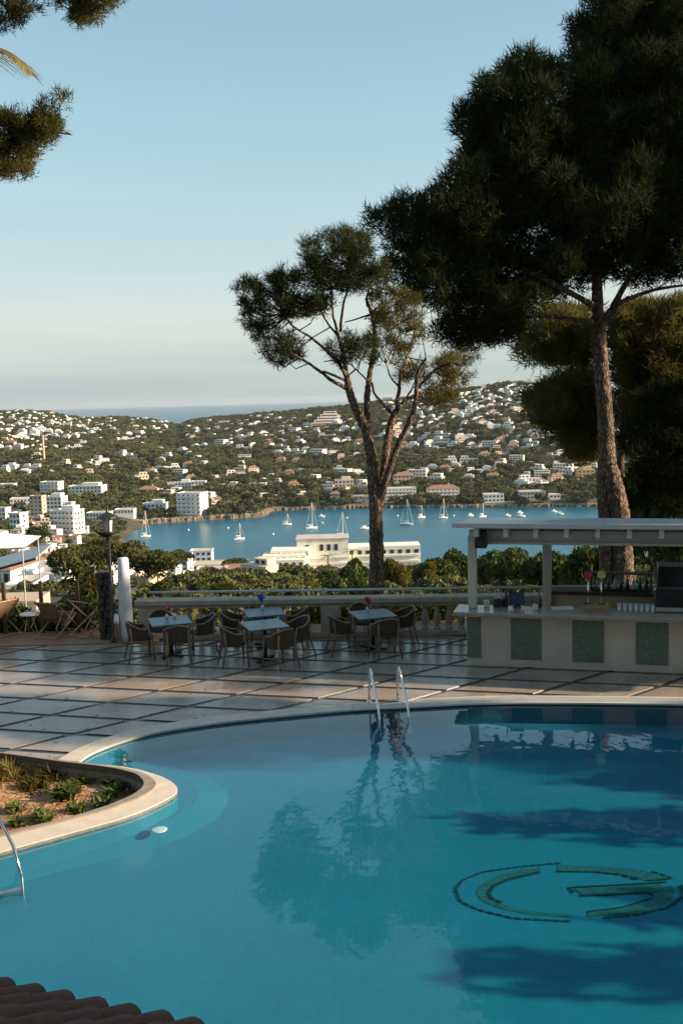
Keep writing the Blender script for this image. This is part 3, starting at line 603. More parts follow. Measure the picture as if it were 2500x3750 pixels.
for (xa, xb), (ya, yb), n, where in ZON:
    k = tries = 0; n = int(n * 1.5)
    while k < n and tries < n * 30:
        tries += 1; px = rnd.uniform(xa, xb); py = rnd.uniform(ya, yb)
        if any(abs(px - a) < 15 and abs(py - b) < 6.5 for a, b in placed): continue
        p = hit(px, py)
        if p is None or p.y < 790 or any(math.hypot(p.x - a, p.y - b) < r + 5 for a, b, r in FOOT): continue
        i = rnd.choices(range(len(PROT)), PW)[0]; placed.append((px, py)); k += 1; s_ = rnd.uniform(.55, .98)
        wd = {'cube': 15, 'villa': 14, 'long': 22, 'block': 19, 'cot': 9}[PROT[i][0]] * s_
        FOOT.append((p.x, p.y, (8 if PROT[i][0] != 'long' else 11) * s_)); cand.append((wd / p.y, i, p, s_, rnd.uniform(-.75, .45), where))
for (xa, xb), (ya, yb), n, where in (((0, 290), (1800, 1990), 34, 'in the town left of the bay'), ((640, 960), (2050, 2125), 9, 'on the slope left of the hotel'), ((0, 345), (2020, 2145), 16, 'in the cluster beyond the deck chairs'), ((480, 640), (2080, 2150), 7, 'right of the white column')):
    k = tries = 0
    while k < n and tries < n * 40:
        tries += 1; px = rnd.uniform(xa, xb); py = rnd.uniform(ya, yb)
        if any(abs(px - a) < 20 and abs(py - b) < 13 for a, b in placed): continue
        p = hit_land(px, py)
        if p is None or p.z < SEA + 2 or p.y > 790 or any(math.hypot(p.x - a, p.y - b) < q + 4 for a, b, q in FOOT): continue
        i = rnd.choice((0, 0, 2, 5, 6, 8, 8, 4)); placed.append((px, py)); k += 1; s_ = rnd.uniform(.42, .62); FOOT.append((p.x, p.y, 8 * s_)); cand.append((1.0, i, p, s_, rnd.uniform(-.7, .3), where))
cand.sort(key=lambda c: -c[0]); rest = MB()
for n, (_, i, p, s_, rz, where) in enumerate(cand):
    if n < 292:
        lk = PROT[i][2]; sz = 'larger ' if s_ > .86 else ('smaller ' if s_ < .68 and not lk.startswith('small') else '')
        tn = ' turned left' if rz > .1 else (' turned right' if rz < -.4 else '')
        add_house(i, p, s_, rz, sz + lk + tn + ', ' + where, 'houses on the far hillside')
    else:
        rest.box(p + Vector((0, 0, 1.5)), (14 * s_, 8 * s_, 9 * s_), rz); rest.box(p + Vector((0, 0, 6.2 * s_ + .5)), (8 * s_, 5 * s_, 3 * s_), rz)
tag(rest.build('distant_houses', M['white']), 'scatter of tiny pale houses too far up the hill to tell apart', kind='stuff')
for i, u in enumerate(pused):
    if not u:
        for ch in list(protos[i].children): bpy.data.objects.remove(ch)
        bpy.data.objects.remove(protos[i])
# stepped hotel near the ridge
th = thing('hillside_hotel', 'large pale stepped building with long balconies near the ridge left of the forked pine', 'hotel', (0, 0, 0)); p = hit(1200, 1556); th.location = p; FOOT.append((p.x, p.y, 28))
for k in range(5):
    w = 48 - k * 7; MB().box((-2 + k * 1.5, k * 5, 1.5 + k * 4.2), (w, 10, 4.4)).build('storey', M['white'], th)
    MB().box((-2 + k * 1.5, k * 5 - 5.05, 1.5 + k * 4.2), (w - 3, .2, 1.9)).build('window_band', M['glassd'], th)
    MB().box((-2 + k * 1.5, k * 5 - 5.6, .2 + k * 4.2), (w + 1, 1.3, 1.0)).build('balcony', M['cream'], th)
# chimney pole on the left slope
p = hit(163, 1690); tag(MB().lathe([(1.6, -2), (1.3, 12), (1.0, 30), (1.1, 30.4)], 10).build('mast_tower', M['beige']), 'slim pale chimney-like tower in the wood on the left slope', 'tower').location = p

# ------------------------------------------------------------------ the wood on the far hill: nobody could count it
pc = bpy.data.collections.new('wood_prototypes')
for i in range(6):
    rg = np.random.default_rng(40 + i); V, T = blob_crown(40 + i, 7, 420, 0.155, ((1, 1, .6), (.9, 1.1, .7), (1.1, .9, .5), (.8, .8, 1.0), (1, 1, .8), (1.1, 1.1, .45))[i])
    me = bpy.data.meshes.new('tree'); me.from_pydata(V.tolist(), [], T.tolist())
    me.materials.append(M['forest']); pc.objects.link(bpy.data.objects.new('wood_tree_%d' % i, me))
foot = np.array(FOOT)
def scatter(n, sampler, zf, keep=4.5, open_left=0.0):
    out = []
    x, y = sampler(n); z = zf(x, y)
    ok = z > SEA + 1.5
    if open_left: ok &= ~((x / y < A_of(650)) & (y < 330) & (RG.random(len(x)) < open_left))
    # keep the footprints, and the view on to their fronts, clear
    for fx, fy, r in FOOT:
        ok &= ~((np.abs(x - fx - (fy - y) * 0 ) < r + 2.0) & (y > fy - r - keep) & (y < fy + r + 2))
    return np.c_[x, y, z][ok]
def s_far(n):
    a = RG.uniform(-.44, .44, n); y = np.sqrt(RG.uniform(740 ** 2, 2060 ** 2, n)); return a * y, y
def s_near(n):
    y = np.sqrt(RG.uniform(235 ** 2, 720 ** 2, n)); a = RG.uniform(-.45, .45, n); return a * y, y
def wood(name, pts, smin, smax, label, sink=.15):
    me = bpy.data.meshes.new(name); n = len(pts)
    sc = RG.uniform(smin, smax, n); pts = pts.copy(); pts[:, 2] += sc * .35
    me.vertices.add(n); me.vertices.foreach_set('co', pts.astype(np.float32).ravel())
    for nm, ty, val in (('sc', 'FLOAT', sc), ('rz', 'FLOAT', RG.uniform(0, 6.28, n)), ('ix', 'INT', RG.integers(0, 6, n))):
        me.attributes.new(nm, ty, 'POINT').data.foreach_set('value', val.astype(np.int32 if ty == 'INT' else np.float32))
    o = bpy.data.objects.new(name, me); C.objects.link(o); tag(o, label, kind='stuff')
    ng = bpy.data.node_groups.new(name, 'GeometryNodeTree'); ng.interface.new_socket('Geometry', in_out='INPUT', socket_type='NodeSocketGeometry'); ng.interface.new_socket('Geometry', in_out='OUTPUT', socket_type='NodeSocketGeometry')
    n_ = ng.nodes; l_ = ng.links; gi = n_.new('NodeGroupInput'); go = n_.new('NodeGroupOutput'); ip = n_.new('GeometryNodeInstanceOnPoints'); ci = n_.new('GeometryNodeCollectionInfo')
    ci.inputs['Collection'].default_value = pc; ci.inputs['Separate Children'].default_value = True; ci.inputs['Reset Children'].default_value = True
    def att(nm, ty):
        a = n_.new('GeometryNodeInputNamedAttribute'); a.data_type = ty; a.inputs['Name'].default_value = nm; return a.outputs['Attribute']
    cx = n_.new('ShaderNodeCombineXYZ'); l_.new(att('rz', 'FLOAT'), cx.inputs[2]); cs = n_.new('ShaderNodeCombineXYZ'); s_ = att('sc', 'FLOAT')
    for k in range(3): l_.new(s_, cs.inputs[k])
    ip.inputs['Pick Instance'].default_value = True
    l_.new(gi.outputs[0], ip.inputs['Points']); l_.new(ci.outputs[0], ip.inputs['Instance']); l_.new(att('ix', 'INT'), ip.inputs['Instance Index']); l_.new(cx.outputs[0], ip.inputs['Rotation']); l_.new(cs.outputs[0], ip.inputs['Scale'])
    l_.new(ip.outputs[0], go.inputs[0]); o.modifiers.new('scatter', 'NODES').node_group = ng
    return o
wood('woods', scatter(27000, s_far, far_z), 4.0, 8.2, 'green pine wood covering the far hill between the houses')
def s_close(n):
    y = RG.uniform(25.5, 215, n); a = RG.uniform(-.5, .5, n); return a * (y + 12), y
wood('undergrowth', scatter(5200, s_close, near_z, 0, .88), .8, 2.0, 'dense scrub covering the slope just below the terrace')
wood('woods', scatter(4600, s_near, near_z, 4, .8), 2.2, 4.2, 'green trees between the houses down to the near shore')

# ------------------------------------------------------------------ boats on the bay
def hull_mesh(L, w, h):
    mb = MB(); rings = []; n = 9
    for i in range(n):
        t = i / (n - 1); x = (t - .5) * L; ww = w / 2 * (math.sin(min(1, (1 - t) * 1.6 + .0) * PI / 2) if t > .4 else .82 + .18 * t / .4); k = .25 * (t - .4) ** 2 * 2 * h
        rings.append([(x, -ww, h + k), (x, -ww * .8, h * .25), (x, 0, -.5), (x, ww * .8, h * .25), (x, ww, h + k)])
    vs = [p for r in rings for p in r]; fs = [(i * 5 + k, i * 5 + k + 1, (i + 1) * 5 + k + 1, (i + 1) * 5 + k) for i in range(n - 1) for k in range(4)]
    fs += [(i * 5, (i + 1) * 5, (i + 1) * 5 + 4, i * 5 + 4) for i in range(n - 1)] + [(0, 4, 3, 2, 1)]
    return mb.add(vs, fs)
def sailboat(px, py, Lpx, mast_px, label, rz):
    p = G(px, py, SEA); s = p.y / F; L = max(7, Lpx * s); mh = mast_px * s
    t = thing('sailboat', label, 'sailboat', p, rz, 'sailing boats moored in the bay')
    hull_mesh(L, L * .3, L * .09 + .3).build('hull', M['hull'], t); MB().box((-L * .05, 0, L * .09 + .7), (L * .38, L * .17, .8), tw=.8).build('cabin', M['hull'], t)
    MB().tube([(L * .08, 0, .5), (L * .08, 0, mh)], [.24, .16], 6).build('mast', M['hull'], t)
    MB().tube([(L * .08, 0, L * .09 + 2.0), (-L * .34, 0, L * .09 + 1.9)], .32, 6).build('furled_sail', M['sail'], t)
    for e in ((L * .48, 0), (-L * .48, 0)): MB().tube([(L * .08, 0, mh * .98), (e[0], e[1], L * .12)], .08, 4).build('stay', M['sail'], t)
    return t
def motorboat(px, py, Lpx, label, rz):
    p = G(px, py, SEA); L = max(5, Lpx * p.y / F); t = thing('motorboat', label, 'motorboat', p, rz, 'motor boats moored in the bay')
    hull_mesh(L, L * .36, L * .12 + .3).build('hull', M['hull'], t); MB().box((-L * .04, 0, L * .12 + .9), (L * .45, L * .25, 1.4), tw=.75).build('cabin', M['hull'], t); MB().box((L * .14, 0, L * .12 + 1.0), (L * .12, L * .23, .7), tw=.7).build('windscreen', M['glassd'], t)
    return t
for a in ((877, 1976, 42, 62, 'white sloop alone in the middle of the bay above the hotel', .5), (1141, 1936, 46, 100, 'tall-masted white sailing boat in mid bay above the hotel roof', .4), (1051, 1922, 14, 42, 'tiny sailing boat with a bare mast near the promontory tip', .2),
          (1252, 1968, 48, 96, 'white sailing boat moored right behind the hotel roof', .2), (534, 1966, 38, 98, 'white sailing boat beside the lamp post behind the pines', .4), (1488, 1922, 50, 96, 'two-hulled sailing boat right of the tall pine trunk', -.2),
          (1542, 1896, 26, 46, 'small sailing boat near the far shore right of the trunk', .5), (1622, 1898, 32, 76, 'white sailing boat with slim mast in front of the red-roofed block', .2), (1766, 1894, 28, 54, 'sailing boat above the corner of the bar roof', .5)): sailboat(*a)
for a in ((1178, 1893, 22, 'white motor boat right of the tall-masted sailing boat', .1), (1335, 1938, 40, 'white motor boat half hidden by the tall pine trunk', .2), (1722, 1890, 18, 'little launch left of the sailing boat at the bar corner', .3), (1858, 1891, 22, 'small white motor boat alone above the bar roof', .1),
          (1902, 1880, 24, 'upper one of the two motor boats moored together', .2), (1908, 1893, 30, 'lower one of the two motor boats moored together', 0), (2028, 1876, 20, 'white launch left of the pair at the shore', .1), (2050, 1884, 24, 'long low white launch close to the right shore', 0)): motorboat(*a)
for a in ((1180, 1916), (1270, 1898), (835, 1935), (1000, 1958), (1660, 1890), (1455, 1890), (690, 1942)):
    p = G(a[0], a[1], SEA); tag(MB().lathe([(.1, -.4), (.7, -.1), (.8, .3), (.5, .8), (.1, 1.0)], 8).build('mooring_buoy', M['hull'], smooth=True), 'small white mooring buoy floating in the bay', 'buoy', 'mooring buoys in the bay').location = p

# ------------------------------------------------------------------ trees on the slope below the terrace
TG = 'trees on the slope below the terrace'
for a in (('umbrella_pine', 'broad green pine leftmost of the group in front of the lamp pole', 255, 1936, 140, 175, 'olive', 0, 165), ('umbrella_pine', 'pine just left of the lamp pole between two wider crowns', 352, 1930, 150, 160, 'olive', 1, 140),
          ('umbrella_pine', 'pine crown directly behind the lamp pole', 455, 1938, 138, 185, 'olive', 1, 150), ('umbrella_pine', 'broad pine right of the white post at the water edge', 570, 1958, 130, 200, 'olive', 0, 150), ('umbrella_pine', 'small pine at the right end of the lamp post group', 660, 1998, 150, 110, 'olive', 2, 60),
          ('leafy_tree', 'round tree between the white houses above the tent', 135, 1905, 300, 95, 'leafy', 2, 80), ('leafy_tree', 'green bush-like tree on the shore left of the hotel', 855, 2026, 330, 100, 'leafy', 1, 60),
          ('leafy_tree', 'dark shrub right of the white post above the rail', 590, 2098, 70, 90, 'leafy', 2, 90), ('leafy_tree', 'dark round tree above the rail, second from the white post', 722, 2108, 75, 80, 'leafy', 2, 80), ('leafy_tree', 'sunlit low tree above the rail between the dark round one and the hotel', 810, 2118, 70, 90, 'pine2', 1, 60),
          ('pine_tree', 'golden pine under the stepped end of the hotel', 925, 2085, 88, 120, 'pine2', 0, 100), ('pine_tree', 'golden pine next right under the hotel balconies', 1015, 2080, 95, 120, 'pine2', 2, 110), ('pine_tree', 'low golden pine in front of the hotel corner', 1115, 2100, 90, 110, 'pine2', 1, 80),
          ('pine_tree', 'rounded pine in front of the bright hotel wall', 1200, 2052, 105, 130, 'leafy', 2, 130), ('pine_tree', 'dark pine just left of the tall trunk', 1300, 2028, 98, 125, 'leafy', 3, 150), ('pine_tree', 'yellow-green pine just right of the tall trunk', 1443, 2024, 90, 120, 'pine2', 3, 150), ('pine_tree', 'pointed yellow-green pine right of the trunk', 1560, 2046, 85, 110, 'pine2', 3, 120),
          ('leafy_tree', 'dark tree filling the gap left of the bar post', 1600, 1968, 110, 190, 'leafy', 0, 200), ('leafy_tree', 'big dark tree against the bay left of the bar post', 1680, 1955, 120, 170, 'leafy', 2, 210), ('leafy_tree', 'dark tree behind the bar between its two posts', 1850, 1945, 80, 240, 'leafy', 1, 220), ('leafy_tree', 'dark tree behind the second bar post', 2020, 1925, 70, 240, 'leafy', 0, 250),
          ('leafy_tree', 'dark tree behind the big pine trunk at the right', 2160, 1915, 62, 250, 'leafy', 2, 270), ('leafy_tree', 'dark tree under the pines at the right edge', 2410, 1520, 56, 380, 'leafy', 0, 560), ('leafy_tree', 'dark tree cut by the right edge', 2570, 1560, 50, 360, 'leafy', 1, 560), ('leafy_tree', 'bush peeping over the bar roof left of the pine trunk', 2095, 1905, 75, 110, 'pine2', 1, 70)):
    nm, lb, px, pt, d, w, m, k, h = a; mid_tree(nm, lb, px, pt, d, w, M[m], k, h, TG)
for i, (x, y, zt, R_) in enumerate(((22, 29.5, 0.5, 3.6), (27, 36, 3.0, 4.5), (31, 44, 3.0, 5.0), (34, 54, 2.0, 5.5), (38, 66, 0.0, 6.0), (44, 82, -2.0, 7.0))):  # unseen trees added to shade the slope behind the bar
    mid_tree('shade_tree', 'added shade tree beyond the right edge of the picture, %s from the terrace' % ('first', 'second', 'third', 'fourth', 'fifth', 'sixth')[i], 1250 + F * x / y, 1426 - (zt - CZ) / y * F, y, R_ * 2 / y * F, M['leafy'], i % 3, 17 / y * F, 'shade trees beyond the right edge')
for px, pt, sz in ((1798, 2062, 44), (1841, 2066, 30)):
    mid_tree('cypress_bush', 'sunlit upright bush behind the bar, %s of two' % ('wider' if sz > 40 else 'narrower'), px, pt, 52, sz, M['pine2'], 3, 75, 'upright bushes behind the bar')
def palm(name, label, cx, cy, zb, ztop, R, n, m, seed):
    rr = random.Random(seed); t = thing(name, label, 'palm', (cx, cy, zb)); h = ztop - zb
    MB().tube([(0, 0, -.5), (.1, 0, h * .5), (0, 0, h)], [.28, .22, .2], 8).build('trunk', M['barkd'], t, smooth=True)
    for k in range(n):
        a = 2 * PI * k / n + rr.uniform(-.2, .2); e = rr.uniform(-.1, .9); mb = MB(); pts = []
        for i in range(9):
            s = i / 8; pts.append(Vector((math.cos(a) * R * s * math.cos(e * (1 - s)), math.sin(a) * R * s * math.cos(e * (1 - s)), h + R * (s * math.sin(e) * .9 - s * s * (.35 + .3 * e)))))
        mb.tube(pts, [.03 - .0028 * i for i in range(9)], 4)
        for i in range(1, 9):
            for q in range(4):
                f = (i - q / 4) / 8 * 8; j = int(f); u = f - j; b = pts[j] * (1 - u) + pts[min(j + 1, 8)] * u
                tdir = (pts[min(j + 1, 8)] - pts[max(j - 1, 0)]).normalized(); sd = tdir.cross(Vector((0, 0, 1))).normalized(); ll = R * .20 * math.sin(PI * min(.95, .15 + f / 9))
                for sg in (-1, 1):
                    tip = b + sd * sg * ll * .8 + tdir * ll * .6 - Vector((0, 0, ll * .35)); mb.add([b - tdir * .02, b + tdir * .02, tip], [(0, 1, 2)])
        mb.build('frond', m, t)
    return t
for px, py, d in ((1200, 2036, 300), (1288, 2018, 310)):
    p = D(px, py, d); palm('palm_tree', 'small feathery palm before the hotel, %s' % ('left of the two' if px < 1250 else 'right of the two'), p.x, d, near_z(p.x, d) + 0.0, p.z, 4.0, 14, M['palmg'], px)

# ------------------------------------------------------------------ terrace and pool outlines (world, from the photograph's ground pixels)
def g2(l, z=0): return [tuple(G(a, b, z)[:2]) for a, b in l]
far_edge = g2([(286, 2791), (332, 2759), (414, 2726), (530, 2690), (663, 2666), (829, 2643), (1036, 2622), (1300, 2598), (1532, 2587), (1697, 2578), (1863, 2573), (2112, 2574), (2500, 2579)])
far_edge += [(8.5, 15.3), (10.3, 14.2)]
FE = smooth_curve(far_edge, 160, 4)
plO = [(-9.5, 16.2)] + g2([(0, 2762), (150, 2780), (284, 2794), (367, 2803), (453, 2811), (517, 2823), (597, 2848), (637, 2871), (654, 2889), (649, 2906), (626, 2923), (574, 2949), (517, 2975), (430, 3006), (344, 3029), (230, 3061), (115, 3092), (0, 3124)]) + [(-6.5, 9.9), (-9.5, 9.2)]
plI = [(-9.5, 16.1)] + g2([(0, 2767), (150, 2787), (247, 2798), (367, 2813), (488, 2831), (551, 2854), (577, 2883), (565, 2903), (517, 2932), (402, 2975), (230, 3021), (0, 3078)]) + [(-6.5, 10.3), (-9.5, 9.6)]
plS = [(-9.5, 16.0)] + g2([(0, 2771), (115, 2786), (230, 2803), (344, 2816), (430, 2828), (505, 2848), (531, 2877), (528, 2894), (494, 2923), (402, 2963), (276, 3003), (172, 3029), (0, 3069)]) + [(-6.5, 10.5), (-9.5, 9.8)]
def fine(l): return smooth_curve(l, 200, 2)
PO, PI1, PS = fine(plO), fine(plI), fine(plS)
j = int(np.argmin(np.linalg.norm(PO - FE[0], axis=1)))
pool = [tuple(p) for p in FE] + [(11.2, 11), (11.0, 7.5), (9.5, 5.2), (0, 5.0), (-9.4, 5.0)] + [tuple(p) for p in PO[j + 2:][::-1]]
POOL = np.array(pool)
def inside(poly, x, y):
    x = np.atleast_1d(x); y = np.atleast_1d(y); px, py = poly[:, 0], poly[:, 1]; qx, qy = np.roll(px, -1), np.roll(py, -1); c = np.zeros(len(x), bool)
    for a, b, e, f in zip(px, py, qx, qy):
        k = ((b > y) != (f > y)) & (x < (e - a) * (y - b) / ((f - b) + 1e-12) + a); c ^= k
    return c
# what the paving must stay out of: pool plus half the coping, and the planter
FN = normals2(FE)
FEm = FE + FN * 0.16
hole = np.array([tuple(p) for p in FEm] + [(11.6, 11), (11.4, 7.3), (9.7, 4.8), (0, 4.6), (-9.6, 4.6), (-9.6, 16.1)] + [tuple(p) for p in PO[1:j]])
outer = [(-16, 3.2), (16, 3.2), (16, 22.7), (-16, 22.7)]
tri = tessellate_polygon([[Vector((*p, 0)) for p in outer], [Vector((*p, 0)) for p in hole]])
vs = [(*p, -.014) for p in outer] + [(*p, -.014) for p in hole]
terr = MB().add(vs, [t for t in tri]).build('terrace', M['joint']); tag(terr, 'paved pool terrace', kind='structure')
MB().add([(-16, 22.7, -.014), (16, 22.7, -.014), (16, 22.7, -4.5), (-16, 22.7, -4.5)], [(0, 1, 2, 3)]).build('retaining_wall', M['stone'], terr)
# paving panels between the dark bands
a1, a2 = math.radians(38.4), math.radians(-14.0)
n1 = Vector((-math.sin(a1), math.cos(a1))); n2 = Vector((-math.sin(a2), math.cos(a2)))
o1 = [13.58 - 1.2 * 14 + 1.2 * k for k in range(32)]; o2 = [14.70 - .815 * 16 + .815 * k for k in range(30)]
def cross(c1, c2):
    det = n1.x * n2.y - n1.y * n2.x; return Vector(((c1 * n2.y - n1.y * c2) / det, (n1.x * c2 - c1 * n2.x) / det))
gap = .058
YB = 21.35                      # the terracotta strip starts here
npan = 0
for i in range(len(o1) - 1):
    for k in range(len(o2) - 1):
        q = [cross(o1[i] + gap, o2[k] + gap), cross(o1[i + 1] - gap, o2[k] + gap), cross(o1[i + 1] - gap, o2[k + 1] - gap), cross(o1[i] + gap, o2[k + 1] - gap)]
        cx = sum(p.x for p in q) / 4; cy_ = sum(p.y for p in q) / 4
        if not (-13 < cx < 13 and 9 < cy_ < 22.5): continue
        if cx < -.55 * cy_ or cx > .52 * cy_ + 1: continue
        ys = [p.y for p in q]
        if min(ys) > YB: continue
        # straight cut at the terracotta strip
        if max(ys) > YB:
            o = []
            for a in range(4):
                A, Bq = q[a], q[(a + 1) % 4]
                if A.y <= YB: o.append(A)
                if (A.y - YB) * (Bq.y - YB) < 0: o.append(A + (Bq - A) * ((YB - A.y) / (Bq.y - A.y)))
            q = o
        ar = sum(q[a].x * q[(a + 1) % len(q)].y - q[(a + 1) % len(q)].x * q[a].y for a in range(len(q))) / 2
        if ar < 0: q = q[::-1]
        if abs(ar) < .02: continue
        sx = np.array([q[0].x + (q[1].x - q[0].x) * u + (q[-1].x - q[0].x) * v for u in np.linspace(0, 1, 12) for v in np.linspace(0, 1, 12)]); sy = np.array([q[0].y + (q[1].y - q[0].y) * u + (q[-1].y - q[0].y) * v for u in np.linspace(0, 1, 12) for v in np.linspace(0, 1, 12)])
        ins = inside(hole, sx, sy)
        if ins.all(): continue
        if not ins.any(): MB().prism([(p.x, p.y) for p in q], -.013, 0.0).build('paving_panel', M['panel'], terr); npan += 1; continue
        if len(q) != 4: continue
        n = 22; U = np.linspace(0, 1, n + 1); mb = MB(); P = {}
        for u in range(n):
            for v in range(n):
                cc = [(U[u], U[v]), (U[u + 1], U[v]), (U[u + 1], U[v + 1]), (U[u], U[v + 1])]
                pts = [q[0] + (q[1] - q[0]) * s + (q[3] - q[0]) * w for s, w in cc]; P[(u, v)] = pts
        keys = list(P); cxs = np.array([sum(p.x for p in P[x_]) / 4 for x_ in keys]); cys = np.array([sum(p.y for p in P[x_]) / 4 for x_ in keys]); ii = inside(hole, cxs, cys)
        for x_, h_ in zip(keys, ii):
            if not h_: mb.add([(p.x, p.y, 0) for p in P[x_]], [(0, 1, 2, 3)])
        if mb.f: mb.build('paving_panel', M['panel'], terr); npan += 1
# terracotta strip along the balustrade and the sun deck on the left, laid in boards
for k in range(6):
    y0 = YB + .05 + k * .22
    MB().box((-9.6, y0 + .1, .0), (11.0, .205, .03)).build('deck_board', M['deckwood'], terr); MB().box((5.2, y0 + .1, -.002), (18.2, .205, .03)).build('deck_board', M['deckwood'], terr)

# fallen pine needles and twigs on the paving
lp_ = np.c_[RG.uniform(-7, 8, 260), RG.uniform(13.8, 21.2, 260)]; lp_ = lp_[~inside(hole, lp_[:, 0], lp_[:, 1])]; mb = MB()
for x_, y_ in lp_:
    mb.box((x_, y_, .004), (rnd.uniform(.03, .09), rnd.uniform(.005, .012), .004), rnd.uniform(0, 3.1))
tag(mb.build('needle_litter', M['twig']), 'fallen pine needles and twigs scattered on the paving', kind='stuff')
# pool shell, water and coping
sw = tag(thing('swimming_pool', 'blue free-form swimming pool', None), kind='structure')
def flat(name, poly, z, m, parent):
    tri = tessellate_polygon([[Vector((*p, 0)) for p in poly]]); mb = MB()
    for t3 in tri:
        a, b, c = (poly[i] for i in t3)
        if (b[0] - a[0]) * (c[1] - a[1]) - (b[1] - a[1]) * (c[0] - a[0]) < 0: t3 = t3[::-1]
        mb.f.append(tuple(t3))
    mb.v = [(*p, z) for p in poly]; return mb.build(name, m, parent)
PD = -0.36
flat('pool_floor', pool, PD, M['pooltile'], sw)
mb = MB(); n = len(pool)
mb.add([(*p, .0) for p in pool] + [(*p, PD) for p in pool], [(i, n + i, n + (i + 1) % n, (i + 1) % n) for i in range(n)]); mb.build('pool_wall', M['poolwall'], sw)
wat = flat('pool_water', pool, -.035, M['poolwater'], None); tag(wat, 'still turquoise pool water', kind='structure')
def strip(name, A, Bq, z0, z1, m, parent, thick=.03):
    n = len(A); mb = MB(); vs = [(*p, z0) for p in A] + [(*p, z1) for p in Bq] + [(*p, z0 - thick) for p in A] + [(*p, z1 - thick) for p in Bq]
    fs = [(i, i + 1, n + i + 1, n + i) for i in range(n - 1)] + [(i + 1, i, 2 * n + i, 2 * n + i + 1) for i in range(n - 1)] + [(n + i, n + i + 1, 3 * n + i + 1, 3 * n + i) for i in range(n - 1)]
    return mb.add(vs, fs).build(name, m, parent)
ks = int(np.argmin(np.linalg.norm(FE - np.array(G(1290, 2598)[:2]), axis=1)))
w_in = FE - FN * .02
for s in range(0, ks, 7):       # coping stones
    e = min(s + 7, ks); sl = slice(s, e + 1); A = w_in[sl]; Bq = (FE + FN * .33)[sl]
    strip('coping_stone', A[::-1], Bq[::-1], .012, .012, M['coping'], sw)
# overflow grate on the far side, real slats over a dark channel
gl = FE[ks:]; gn = FN[ks:]; gw = np.clip(np.linspace(0, 9, len(gl)), .35, 1) * .34
strip('overflow_channel', (gl - gn * .02)[::-1], (gl + gn * gw[:, None])[::-1], -.012, -.012, M['dark'], sw)
strip('grate_edge', (gl - gn * .03)[::-1], (gl + gn * .02)[::-1], .014, .014, M['grate'], sw); strip('grate_edge', (gl + gn * gw[:, None])[::-1], (gl + gn * (gw[:, None] + .03))[::-1], .012, .012, M['grate'], sw)
fl = resample(gl, 330); fn = normals2(fl); mb = MB()
for i in range(1, len(fl) - 1):
    wd = np.interp(i / len(fl), np.linspace(0, 1, len(gw)), gw); c = fl[i] + fn[i] * wd / 2; mb.box((c[0], c[1], .004), (wd, .018, .016), math.atan2(fn[i][1], fn[i][0]))
tag(mb.build('grate_slats', M['grate'], sw), kind='stuff')
# planter peninsula
pl = tag(thing('planter', 'planted peninsula with pale coping reaching into the pool', 'planter'))
strip('coping', PO, PI1, .016, .030, M['coping'], pl, .08); strip('kerb', PI1, PS, .055, .060, M['kerb'], pl, .10)
mb = MB(); n = len(PS); mb.add([(*p, .055) for p in PS] + [(*p, -.30) for p in PS], [(i, i + 1, n + i + 1, n + i) for i in range(n - 1)]); mb.build('inner_wall', M['kerb'], pl)
sg = 46; cpt = PS.mean(0); mb = MB(); bb0, bb1 = PS.min(0), PS.max(0)
gx = np.linspace(bb0[0], bb1[0], 90); gy = np.linspace(bb0[1], bb1[1], 80); X, Y = np.meshgrid(gx, gy)
zz = -.20 + .03 * np.sin(X * 5.1 + Y * 2) * np.sin(Y * 4.3) + RG.normal(0, .008, X.shape)
ok = inside(PS, X.ravel(), Y.ravel()).reshape(X.shape); idx = np.arange(X.size).reshape(X.shape); use = np.zeros(X.shape, bool)
use = ok.copy(); use[1:] |= ok[:-1]; use[:-1] |= ok[1:]; use[:, 1:] |= ok[:, :-1]; use[:, :-1] |= ok[:, 1:]
cell = use[:-1, :-1] & use[1:, :-1] & use[:-1, 1:] & use[1:, 1:]
T4 = np.stack([idx[:-1, :-1], idx[:-1, 1:], idx[1:, 1:], idx[1:, :-1]], -1)[cell]
npmesh('soil', np.stack([X, Y, zz], -1).reshape(-1, 3), T4, M['soil'], pl, smooth=True)
# underwater ledge round the planter tip
lo = g2([(470, 2790), (600, 2812), (689, 2848), (738, 2894), (706, 2950), (631, 2992), (517, 3038), (402, 3067), (287, 3090), (200, 3110), (60, 3148), (-60, 3178)], -.24)
li = [tuple(p) for p in resample(PO[j + 4:j + 4 + int((len(PO) - j) * .86)], 40)]; lo = [tuple(p) for p in smooth_curve(lo, 40, 2)]
lo_ = np.array(lo); lo2 = lo_ - normals2(lo_) * .4
if np.linalg.norm(lo2.mean(0) - PS.mean(0)) < np.linalg.norm(lo_.mean(0) - PS.mean(0)): lo2 = lo_ + normals2(lo_) * .4
strip('ledge_slope', lo2, lo_, PD + .003, -.242, M['pooltile'], sw, .001)
flat('underwater_ledge', [tuple(p) for p in lo] + [tuple(p) for p in li][::-1], -.24, M['ledge'], sw)
# plain white disc under the water, a pale oval spot
p = G(582, 3040, -.20); tag(MB().lathe([(.0, .0), (.10, .0), (.11, .006), (.08, .014), (.0, .018)], 16).build('white_disc', M['hull'], smooth=True), 'small round white disc under water off the planter tip', 'lamp').location = p
